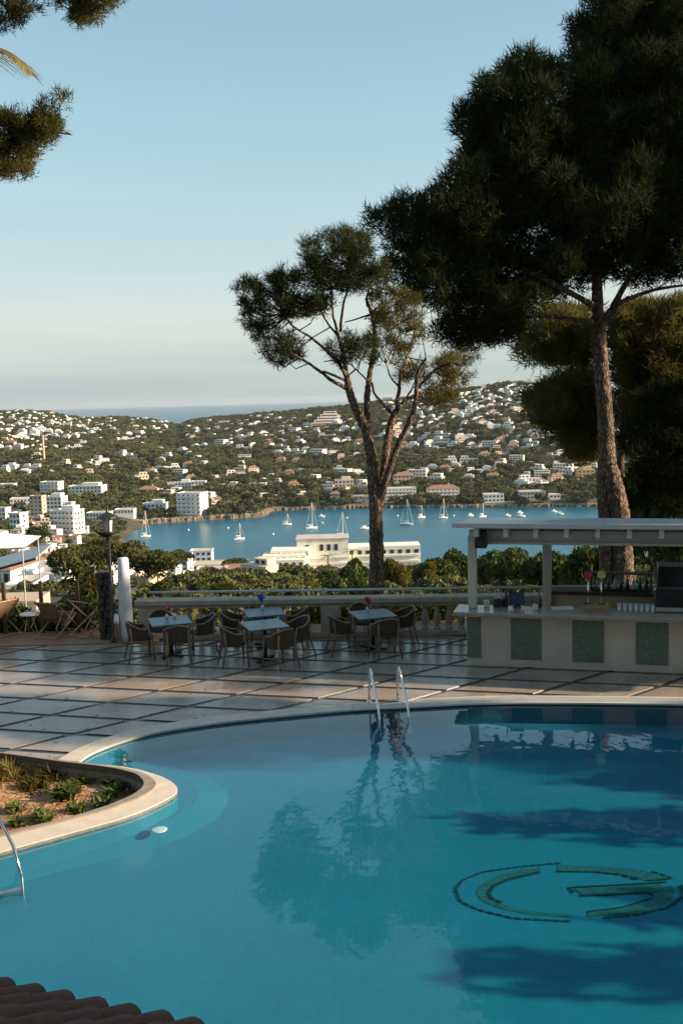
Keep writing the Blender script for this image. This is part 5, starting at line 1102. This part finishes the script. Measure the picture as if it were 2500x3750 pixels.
for k in range(9):
    hh = rnd.uniform(.22, .30); o = barthing('bottle', 'bottle on the dark rack behind the bar', 'bottle', 2.9 - .5 + k * .125, 2.42, 1.098, group='bottles on the back rack'); MB().lathe([(.034, 0), (.036, .02), (.036, hh * .6), (.014, hh * .8), (.013, hh)], 10).build('body', M['glassd' if k % 3 else 'glass'], o, smooth=True)
# marquee below the terrace on the left
p = D(-55, 1990, 60); t = thing('marquee', 'white tent roof over a glazed veranda at the left edge', 'tent', (p.x, 60, near_z(p.x, 60)), .1); zt = p.z - float(near_z(p.x, 60))
MB().add([(-2.9, -2.5, zt), (2.9, -2.5, zt), (2.9, 2.5, zt), (-2.9, 2.5, zt), (0, 0, zt + .85), (-1.4, -1.25, zt + .36), (1.4, -1.25, zt + .36), (1.4, 1.25, zt + .36), (-1.4, 1.25, zt + .36)], [(0, 1, 6, 5), (1, 2, 7, 6), (2, 3, 8, 7), (3, 0, 5, 8), (5, 6, 4), (6, 7, 4), (7, 8, 4), (8, 5, 4)]).build('canopy', M['tent'], t)
for sx in (-1, 1):
    for sy in (-1, 1): MB().tube([(sx * 2.7, sy * 2.3, -.5), (sx * 2.7, sy * 2.3, zt + .05)], .05, 6).build('post', M['metal'], t)
p = D(40, 2050, 66); t = thing('lean_to', 'grey-blue sloping lean-to roof below the tent', 'roof', (p.x, 66, near_z(p.x, 66)), .0); zt = p.z - float(near_z(p.x, 66))
mb = MB(); mb.add([(-3, -1.6, zt - .9), (2.2, -1.6, zt + .35), (2.2, 2.2, zt + .75), (-3, 2.2, zt - .5)], [(0, 1, 2, 3)]); mb.add([(-3, -1.6, zt - 1.05), (2.2, -1.6, zt + .2), (2.2, 2.2, zt + .6), (-3, 2.2, zt - .65)], [(3, 2, 1, 0)]); mb.f += [(0, 4, 5, 1), (1, 5, 6, 2), (2, 6, 7, 3), (3, 7, 4, 0)]; mb.build('roof', M['greyroof'], t)
MB().box((-.4, .4, zt / 2 - 1.6), (4.6, 3.2, zt - 2.0)).build('wall', M['beige'], t); MB().tube([(-3, -1.68, zt - 1.0), (2.2, -1.68, zt + .28)], .09, 6).build('gutter', M['black'], t)

# ------------------------------------------------------------------ pines
def poly_clumps(poly, n, r0, r1, d, dd, margin=.55, seed=1):
    P = np.array(poly, float); rg = np.random.default_rng(seed); out = []; lo, hi = P.min(0), P.max(0); tries = 0
    while len(out) < n and tries < n * 40:
        tries += 1; q = rg.uniform(lo, hi); r = rg.uniform(r0, r1)
        if not inside(P, q[0], q[1])[0]: continue
        ang = np.linspace(0, 2 * PI, 8, endpoint=False)
        if not inside(P, q[0] + np.cos(ang) * r * margin, q[1] + np.sin(ang) * r * margin).all(): continue
        y = d + rg.uniform(-dd, dd); w = D(q[0], q[1], y); out.append((tuple(w), r / F * d))
    return out
def pxl(l, d, ys=None): return [D(a, b, d + (ys[i] if ys else 0)) for i, (a, b) in enumerate(l)]
def localise(root, objs): pass
# slim forked pine behind the balustrade
d1 = 26.0; base = near_z(1, d1); t1 = thing('forked_pine', 'slim forked pine with bare limbs behind the balustrade', 'tree', (0, 0, 0), 0)
mb = MB(); nodes = []
def L1(l, r0, r1, off=0.0, n=9): nodes.extend(limb_mesh(mb, [D(a, b, d1 + off * i / max(1, len(l) - 1)) for i, (a, b) in enumerate(l)], r0 * .9, r1 * .8, n + 6 if r0 > .08 else n, 12 if r0 > .08 else 6, .006, .045))
L1([(1372, 2330), (1374, 2180), (1378, 2000), (1374, 1860), (1366, 1760), (1357, 1661), (1338, 1566)], .235, .15, 0, 14)
L1([(1338, 1566), (1306, 1502), (1280, 1438), (1270, 1380)], .15, .10, -.4, 10)
L1([(1272, 1425), (1215, 1393), (1183, 1368), (1119, 1323), (1055, 1285), (1005, 1235)], .06, .025, -1.0); L1([(1272, 1395), (1245, 1385), (1200, 1365), (1183, 1360)], .045, .03, -.5)
L1([(1270, 1385), (1240, 1330), (1208, 1298), (1144, 1240), (1074, 1196), (1040, 1150)], .06, .022, -.6); L1([(1270, 1390), (1256, 1290), (1240, 1234), (1221, 1157), (1212, 1060)], .075, .025, .3)
L1([(1240, 1234), (1195, 1176), (1160, 1115)], .04, .02, .8); L1([(1245, 1215), (1256, 1119), (1278, 1040), (1285, 960)], .045, .02, -.5)
L1([(1342, 1545), (1345, 1438), (1358, 1342), (1374, 1247), (1360, 1150), (1342, 1093), (1374, 1000)], .10, .028, .8); L1([(1360, 1150), (1300, 1170), (1262, 1180)], .03, .015, .6)
L1([(1352, 1400), (1310, 1360), (1285, 1335)], .03, .015, .3)
L1([(1378, 1900), (1390, 1800), (1404, 1740), (1412, 1661), (1427, 1566), (1451, 1502)], .15, .11, .6, 12); L1([(1451, 1502), (1489, 1464), (1553, 1430), (1620, 1400)], .07, .025, 1.4)
L1([(1451, 1502), (1463, 1406), (1470, 1355), (1500, 1280), (1520, 1200)], .065, .02, .8); L1([(1438, 1520), (1406, 1483), (1370, 1440), (1362, 1400)], .055, .03, -.3); L1([(1463, 1420), (1430, 1380), (1412, 1330)], .035, .015, 1)
L1([(1470, 1480), (1510, 1420), (1530, 1350)], .035, .015, 1.2); L1([(1430, 1330), (1450, 1260), (1470, 1180)], .03, .012, .6)
L1([(1384, 1860), (1412, 1757), (1457, 1630), (1495, 1553), (1521, 1470), (1527, 1374), (1559, 1310)], .12, .04, -.6, 11); L1([(1527, 1425), (1585, 1361), (1648, 1330), (1700, 1340)], .045, .015, -.4)
cl = []; clg = []
for k, (poly, n, s) in enumerate((([(875, 1040), (920, 1018), (985, 1050), (1000, 1150), (985, 1240), (930, 1250), (880, 1180)], 34, 1), ([(995, 1000), (1040, 985), (1110, 1000), (1120, 1160), (1040, 1170), (990, 1100)], 40, 2), ([(1100, 900), (1150, 870), (1220, 835), (1330, 850), (1360, 930), (1350, 1050), (1230, 1070), (1110, 1050)], 92, 3),
                                ([(930, 1240), (1000, 1200), (1090, 1200), (1100, 1330), (1040, 1350), (960, 1290)], 20, 4), ([(1200, 1260), (1250, 1220), (1310, 1250), (1310, 1340), (1220, 1345)], 14, 5), ([(1315, 1210), (1375, 1190), (1385, 1330), (1320, 1330)], 10, 6), ([(1100, 1050), (1230, 1060), (1200, 1150), (1120, 1150)], 14, 7), ([(1330, 980), (1420, 960), (1430, 1060), (1340, 1080)], 14, 8))): cl += poly_clumps(poly, int(n * 1.45), 12, 30, d1, 1.3, .12, s)
for poly, n, s in (([(1370, 1070), (1440, 1040), (1530, 1080), (1560, 1200), (1530, 1310), (1420, 1300), (1370, 1200)], 60, 11), ([(1560, 1340), (1640, 1290), (1740, 1310), (1720, 1400), (1640, 1480), (1560, 1490)], 42, 12), ([(1430, 1300), (1540, 1290), (1560, 1400), (1450, 1400)], 12, 13)): clg += poly_clumps(poly, int(n * 1.1), 12, 30, d1 + .8, 1.4, .12, s)
twigs(mb, nodes, cl[::2] + clg, .012)
mb.build('trunk', M['bark'], t1, smooth=True); pine_crown('crown', cl, M['pine'], t1, 105, 13, .20, .0085); pine_crown('crown', clg, M['pine2'], t1, 95, 12, .20, .0085)  # crown clumps on the sunny side take the sunlit-coloured foliage
# the big pine over the bar
d2 = 31.0; t2 = thing('big_pine', 'huge dark pine with twin trunks behind the bar', 'tree', (0, 0, 0))
mb = MB(); nodes = []
def L2(l, r0, r1, off=0.0, n=10, jit=.012): nodes.extend(limb_mesh(mb, [D(a, b, d2 + off * i / max(1, len(l) - 1)) for i, (a, b) in enumerate(l)], r0, r1, n + 10 if r0 > .2 else n, 14 if r0 > .2 else 6, jit if r0 < .2 else .008, .05))
L2([(2290, 2260), (2280, 2100), (2272, 1960), (2258, 1840), (2236, 1740), (2222, 1680), (2213, 1500), (2201, 1350), (2191, 1200), (2186, 1100), (2182, 900), (2170, 600), (2200, 300), (2260, 60)], .36, .08, .3, 16)
L2([(2214, 2260), (2217, 2120), (2214, 1960), (2208, 1850), (2204, 1760), (2208, 1690)], .21, .17, .2, 16)
L2([(2193, 1210), (2240, 1130), (2290, 1040), (2380, 900), (2480, 700)], .13, .05, .8, 10)
for l, r in (([(2174, 1120), (1950, 1000), (1700, 880), (1450, 780)], .10), ([(2178, 950), (1950, 720), (1800, 480), (1780, 330)], .10), ([(2172, 1180), (1950, 1160), (1700, 1230)], .08), ([(2170, 620), (2050, 400), (1960, 260)], .08), ([(2260, 1110), (2400, 1060), (2560, 1040)], .08), ([(2400, 870), (2600, 760), (2800, 600)], .08), ([(2200, 320), (2400, 150), (2600, 0)], .08), ([(2236, 1170), (2262, 1120), (2300, 1085)], .09)): L2(l, r, .025, rnd.uniform(-2, 2), 8)
big = [(2110, 60), (2130, -20), (2200, -120), (2700, -350), (3000, 200), (3000, 1000), (2500, 1030), (2380, 1060), (2250, 1070), (2180, 1060), (2100, 1080), (2000, 1140), (1900, 1110), (1950, 1190), (1860, 1290), (1760, 1330), (1640, 1290), (1530, 1200), (1560, 1110), (1480, 1070), (1440, 1020), (1380, 960), (1350, 850), (1360, 760), (1420, 640), (1500, 630), (1560, 660), (1640, 640), (1630, 580), (1690, 540), (1660, 480), (1710, 400), (1750, 270), (1820, 230), (1950, 200), (2060, 200), (2080, 130)]
cl = poly_clumps(big, 470, 45, 92, d2, 2.6, .55, 21) + poly_clumps(big, 150, 28, 45, d2, 1.5, .5, 22)
inner = [(2300, 100), (2800, 0), (2900, 800), (2400, 900), (2000, 900), (1700, 800), (1800, 500), (2000, 400)]
cl += poly_clumps(inner, 160, 80, 120, d2 + 1.0, 2.4, .5, 23)
twigs(mb, nodes, cl[::3], .022)
mb.build('trunk', M['bark'], t2, smooth=True); pine_crown('crown', cl, M['pine'], t2, 92, 14, .32, .0155)
# lower pines behind, their sunlight put into the foliage colour
for nm, lab, d, tr, polys, m, seed in (('sunlit_pine', 'sunlit golden-green pine right of the big pine trunk', 40.0, [(2300, 2150), (2290, 1900), (2270, 1700), (2300, 1500), (2390, 1300)], [([(2230, 1190), (2330, 1150), (2500, 1130), (2680, 1250), (2640, 1480), (2480, 1500), (2400, 1560), (2330, 1650), (2270, 1620), (2240, 1400)], 210), ([(2240, 1130), (2700, 1080), (2700, 1260), (2260, 1290)], 60)], 'pine2', 31),
                                       ('sunlit_pine', 'sunlit pine showing left of the big pine trunk', 42.0, [(2212, 2150), (2208, 1800), (2188, 1550), (2120, 1300)], [([(1930, 1140), (2190, 1120), (2190, 1330), (2050, 1335), (1900, 1300)], 70), ([(1960, 1390), (2185, 1370), (2200, 1650), (2110, 1690), (2020, 1620), (1950, 1560), (1920, 1450)], 95)], 'pine2', 32),
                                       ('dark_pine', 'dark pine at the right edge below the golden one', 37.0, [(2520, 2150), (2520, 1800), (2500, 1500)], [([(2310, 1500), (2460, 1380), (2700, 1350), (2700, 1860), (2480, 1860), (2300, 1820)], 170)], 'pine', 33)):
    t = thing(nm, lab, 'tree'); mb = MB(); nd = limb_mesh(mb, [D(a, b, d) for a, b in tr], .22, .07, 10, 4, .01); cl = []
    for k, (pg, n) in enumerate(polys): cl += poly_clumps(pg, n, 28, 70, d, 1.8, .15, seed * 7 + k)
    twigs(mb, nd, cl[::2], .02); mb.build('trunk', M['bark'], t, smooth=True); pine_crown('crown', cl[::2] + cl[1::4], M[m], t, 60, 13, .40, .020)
# pine beside the planter, only its branch ends hang into view on the left
d3 = 11.0; t3 = thing('overhanging_pine', 'pine whose branch ends hang in from the upper left edge', 'tree'); mb = MB(); nodes = []
def L3(pts, r0, r1): nodes.extend(limb_mesh(mb, pts, r0, r1, 9, 4, .006))
L3([(-7.3, 11.6, -.3), (-7.2, 11.5, 2.5), (-7.0, 11.4, 5.5), (-6.7, 11.2, 8.5), (-6.2, 11.1, 11.5)], .24, .08)
L3([(-7.0, 11.4, 6.2)] + [D(-150, 560, d3), D(0, 510, d3), D(95, 470, d3)], .06, .015); L3([(-6.8, 11.2, 8.3)] + [D(-200, 60, d3), D(-40, -30, d3), D(60, -40, d3)], .06, .02); L3([D(-40, -30, d3), D(200, -80, d3), D(330, -40, d3), D(420, -60, d3)], .04, .012)
cl = []
for k, (pg, n) in enumerate((([(-350, -260), (145, -220), (140, 40), (70, 100), (0, 130), (-350, 210)], 120), ([(165, -220), (500, -190), (470, 0), (400, 50), (330, 95), (290, 100), (235, 55), (170, 30)], 90), ([(-350, 430), (-20, 420), (40, 385), (90, 420), (150, 400), (180, 335), (250, 330), (262, 420), (240, 480), (190, 520), (150, 580), (105, 640), (40, 660), (-350, 630)], 150))): cl += poly_clumps(pg, n, 22, 40, d3, .45, .45, 61 + k)
twigs(mb, nodes, cl, .007, 3); mb.build('trunk', M['bark'], t3, smooth=True); pine_crown('crown', cl, M['pine2'], t3, 700, 16, .085, .0042, .9)
# palm, one frond in view
tp = thing('palm_tree', 'palm whose one pale frond reaches in from the left edge', 'palm', (-7.0, 13.6, -.3)); MB().tube([(0, 0, -.2), (.1, 0, 4), (.25, -.1, 9.6)], [.26, .2, .17], 10).build('trunk', M['barkd'], tp, smooth=True)
def frond(pts, w):
    mb = MB(); pts = [Vector(p) for p in pts]; out = limb_mesh(mb, pts, .028, .004, 5, 6); n = len(out)
    for i in range(2, n):
        for q in range(4):
            u = q / 4; b = out[i - 1] * (1 - u) + out[i] * u; td = (out[i] - out[i - 1]).normalized(); sd = td.cross(Vector((0, 0, 1))).normalized(); ll = w * math.sin(PI * min(.97, .12 + .88 * i / n)) + .06
            for sg in (-1, 1):
                tip = b + sd * sg * ll * .55 + td * ll * .75 + Vector((0, 0, -ll * rnd.uniform(.2, .45))); mid = (b + tip) / 2 + Vector((0, 0, ll * .06)); v = td * .011; mb.add([b - v, b + v, mid + v * .8, mid - v * .8, tip], [(0, 1, 2, 3), (3, 2, 4)])
    mb.build('frond', M['palm'], tp)
r0 = Vector((-7.0, 13.6, -.3))
frond([Vector((-6.75, 13.5, 9.3)) - r0, D(-300, 175, 13.3) - r0, D(-80, 165, 13.1) - r0, D(40, 195, 13.0) - r0, D(118, 262, 12.9) - r0], .62)
for a in (1.6, 2.3, 3.0, 3.7, 4.4, 5.0):
    c, s = math.cos(a), math.sin(a); frond([Vector((.25, -.1, 9.6)), Vector((.25 + c * .9, -.1 + s * .9, 10.3)), Vector((.25 + c * 1.9, -.1 + s * 1.9, 10.2)), Vector((.25 + c * 2.7, -.1 + s * 2.7, 9.4))], .45)
# pines beyond the right edge that keep the terrace in shade
for i, (x, y, zt, R, n) in enumerate(((17.5, 18.3, 9.4, 2.7, 120), (20.5, 13.2, 12.0, 0.8, 64), (17.5, 23.7, 8.0, 1.7, 80))):
    t = thing('shade_pine', 'pine beyond the right end of the bar, %s' % ('tallest one', 'one nearest the pool', 'low one by the slope')[i], 'tree', (x, y, 0)); mb = MB(); nd = limb_mesh(mb, [(0, 0, -.3), (.2, 0, 3), (0, .2, 7), (0, 0, zt - 1)], .28, .08, 9, 4, .01); cl = []
    for k in range(n):
        a = rnd.uniform(0, 6.28); q = math.sqrt(rnd.random()); z = rnd.uniform(2.2, zt); w_ = R * (1 - .4 * ((z - zt * .55) / (zt * .5)) ** 2); cl.append(((math.cos(a) * q * w_ * 1.0, math.sin(a) * q * w_, z), rnd.uniform(.55, .95)))
    twigs(mb, nd, cl[::3], .02); mb.build('trunk', M['bark'], t, smooth=True); pine_crown('crown', cl, M['pine'], t, 70, 12, .3, .02)

# unseen shrubs added at the pool's right side to shade the floor in bands
for i, (y, R, h) in enumerate(((14.0, .9, 3.9), (12.5, .9, 3.6), (11.2, .8, 4.0), (8.9, .7, 3.6), (7.6, .8, 4.2))):
    bush('shade_shrub', 'added shade shrub beside the pool beyond the right edge, %s from the bar' % ('first', 'second', 'third', 'fourth', 'fifth')[i], (12.9, y, 0), R, h, 2600, .10, M['leafy'], 'shade shrubs beside the pool')
# ------------------------------------------------------------------ clay roof at the lower left
EA, EB = G(750, 3750, 2.16), G(0, 3590, 2.16); eu = (EB - EA); el_ = eu.length; eu.normalize(); sl = math.radians(28); pr = Vector((-eu.y, eu.x, 0))
if pr.y > 0: pr = -pr
es = (pr * math.cos(sl) + Vector((0, 0, math.sin(sl)))).normalized(); en = eu.cross(es); en = en if en.z > 0 else -en
rt = thing('tiled_roof', 'dark clay barrel-tile roof corner at the bottom left', 'roof', EA)
def tile(r0, r1, L_, concave):
    mb = MB(); n = 9; th = .012; rows = []
    for s, r in ((0, r0), (L_ * .5, (r0 + r1) / 2), (L_, r1)):
        for rr in (r, r - th): rows.append([eu * (rr * math.cos(PI * k / (n - 1))) + en * ((rr * math.sin(PI * k / (n - 1))) * (-.55 if concave else 1.0)) + es * s for k in range(n)])
    vs = [p for r in rows for p in r]; f = []
    for k in range(n - 1):
        f += [(k, k + 1, 2 * n + k + 1, 2 * n + k), (2 * n + k, 2 * n + k + 1, 4 * n + k + 1, 4 * n + k), (n + k + 1, n + k, 3 * n + k, 3 * n + k + 1), (3 * n + k + 1, 3 * n + k, 5 * n + k, 5 * n + k + 1), (k + 1, k, n + k, n + k + 1), (4 * n + k, 4 * n + k + 1, 5 * n + k + 1, 5 * n + k)]
    return mb.add(vs, f)
sp2 = el_ / 6.5; tproto = tile(.082, .066, .44, False).build('cover_tile', M['rooftile'], rt, smooth=True); cproto = tile(.078, .066, .44, True).build('channel_tile', M['rooftile'], rt, smooth=True); first = True
for k in range(-6, 14):
    for r in range(5):
        o = tproto if first else dup(tproto, rt); c = cproto if first else dup(cproto, rt); first = False
        jx = rnd.uniform(-.008, .008); o.location = eu * (sp2 * (k + .25) + jx) + es * (r * .35 + rnd.uniform(-.012, .012)) + en * (r * .004 - .062 + .006); c.location = eu * (sp2 * (k + .75)) + es * (r * .35 + .03) + en * (-.055 + r * .004)
q = [eu * (-1.3) + es * .03, eu * (sp2 * 14) + es * .03, eu * (sp2 * 14) + es * 1.8, eu * (-1.3) + es * 1.8]
MB().add([p - en * .11 for p in q] + [p - en * .17 for p in q], [(0, 1, 2, 3), (7, 6, 5, 4), (0, 4, 5, 1), (1, 5, 6, 2), (2, 6, 7, 3), (3, 7, 4, 0)]).build('roof_board', M['darkwood'], rt)
mb = MB(); zb = -EA.z; a, b_ = eu * (-1.2) + pr * .45, eu * (sp2 * 13.5) + pr * .45; mb.add([a + Vector((0, 0, .05)), b_ + Vector((0, 0, .05)), b_ + pr * .25 + Vector((0, 0, .05)), a + pr * .25 + Vector((0, 0, .05)), a + Vector((0, 0, zb)), b_ + Vector((0, 0, zb)), b_ + pr * .25 + Vector((0, 0, zb)), a + pr * .25 + Vector((0, 0, zb))], [(0, 1, 2, 3), (7, 6, 5, 4), (0, 4, 5, 1), (1, 5, 6, 2), (2, 6, 7, 3), (3, 7, 4, 0)]); mb.build('wall', M['cream'], rt)
# ------------------------------------------------------------------ the hotel at the photographer's back
hf = thing('hotel_facade', 'cream hotel front that the terrace belongs to', 'hotel', (0, -1.4, 0))
MB().box((0, -3, 11), (56, 6, 24)).build('wall', M['cream'], hf)
for f in range(6):
    for k in range(12):
        if f == 1 and k in (5, 6): continue
        o = MB().box((0, 0, 0), (1.8, .08, 2.1)).build('window', M['glassd'], hf); o.location = (-25 + k * 4.5, .02, 2.0 + f * 3.4)
MB().box((20, 2.2, 8), (10, 4.4, 18)).build('side_wing', M['cream'], hf)  # wing added out of view to put the clay roof in shade
# ------------------------------------------------------------------ air: pale even haze
hz = MB().box((0, 13400, -7.5), (46000, 30000, 165)).build('haze', M['white']); hz.data.materials.clear()
hm = bpy.data.materials.new('haze_air'); hm.use_nodes = True; hn = hm.node_tree.nodes; hn.remove(hn['Principled BSDF']); pv = hn.new('ShaderNodeVolumePrincipled')
pv.inputs['Color'].default_value = (.82, .90, 1.0, 1); pv.inputs['Density'].default_value = HAZE; pv.inputs['Anisotropy'].default_value = 0.2; hm.node_tree.links.new(pv.outputs[0], hn['Material Output'].inputs['Volume'])
hz.data.materials.append(hm); tag(hz, 'thin pale blue haze over the bay', kind='stuff')
# look-alikes that share a label are told apart by their order across the picture
same = {}
for o in C.objects:
    if o.parent is None and o.get('label') and o.get('group'): same.setdefault(o['label'], []).append(o)
ORD = ['leftmost', 'second from left', 'third from left', 'fourth from left', 'fifth from left', 'sixth from left', 'seventh from left', 'eighth from left', 'ninth from left']
for lb, obs in same.items():
    if 1 < len(obs) <= 9:
        obs.sort(key=lambda o: o.location.x / max(o.location.y, 1))
        for k, o in enumerate(obs):
            e = ('left one', 'right one')[k] if len(obs) == 2 else ORD[k]
            if len(lb.split()) + len(e.split()) <= 16: o['label'] = lb + ', ' + e
print('objects', len(bpy.data.objects), 'tris', sum(len(o.data.polygons) for o in bpy.data.objects if o.type == 'MESH'), 'panels', npan, 'houses', len(placed))
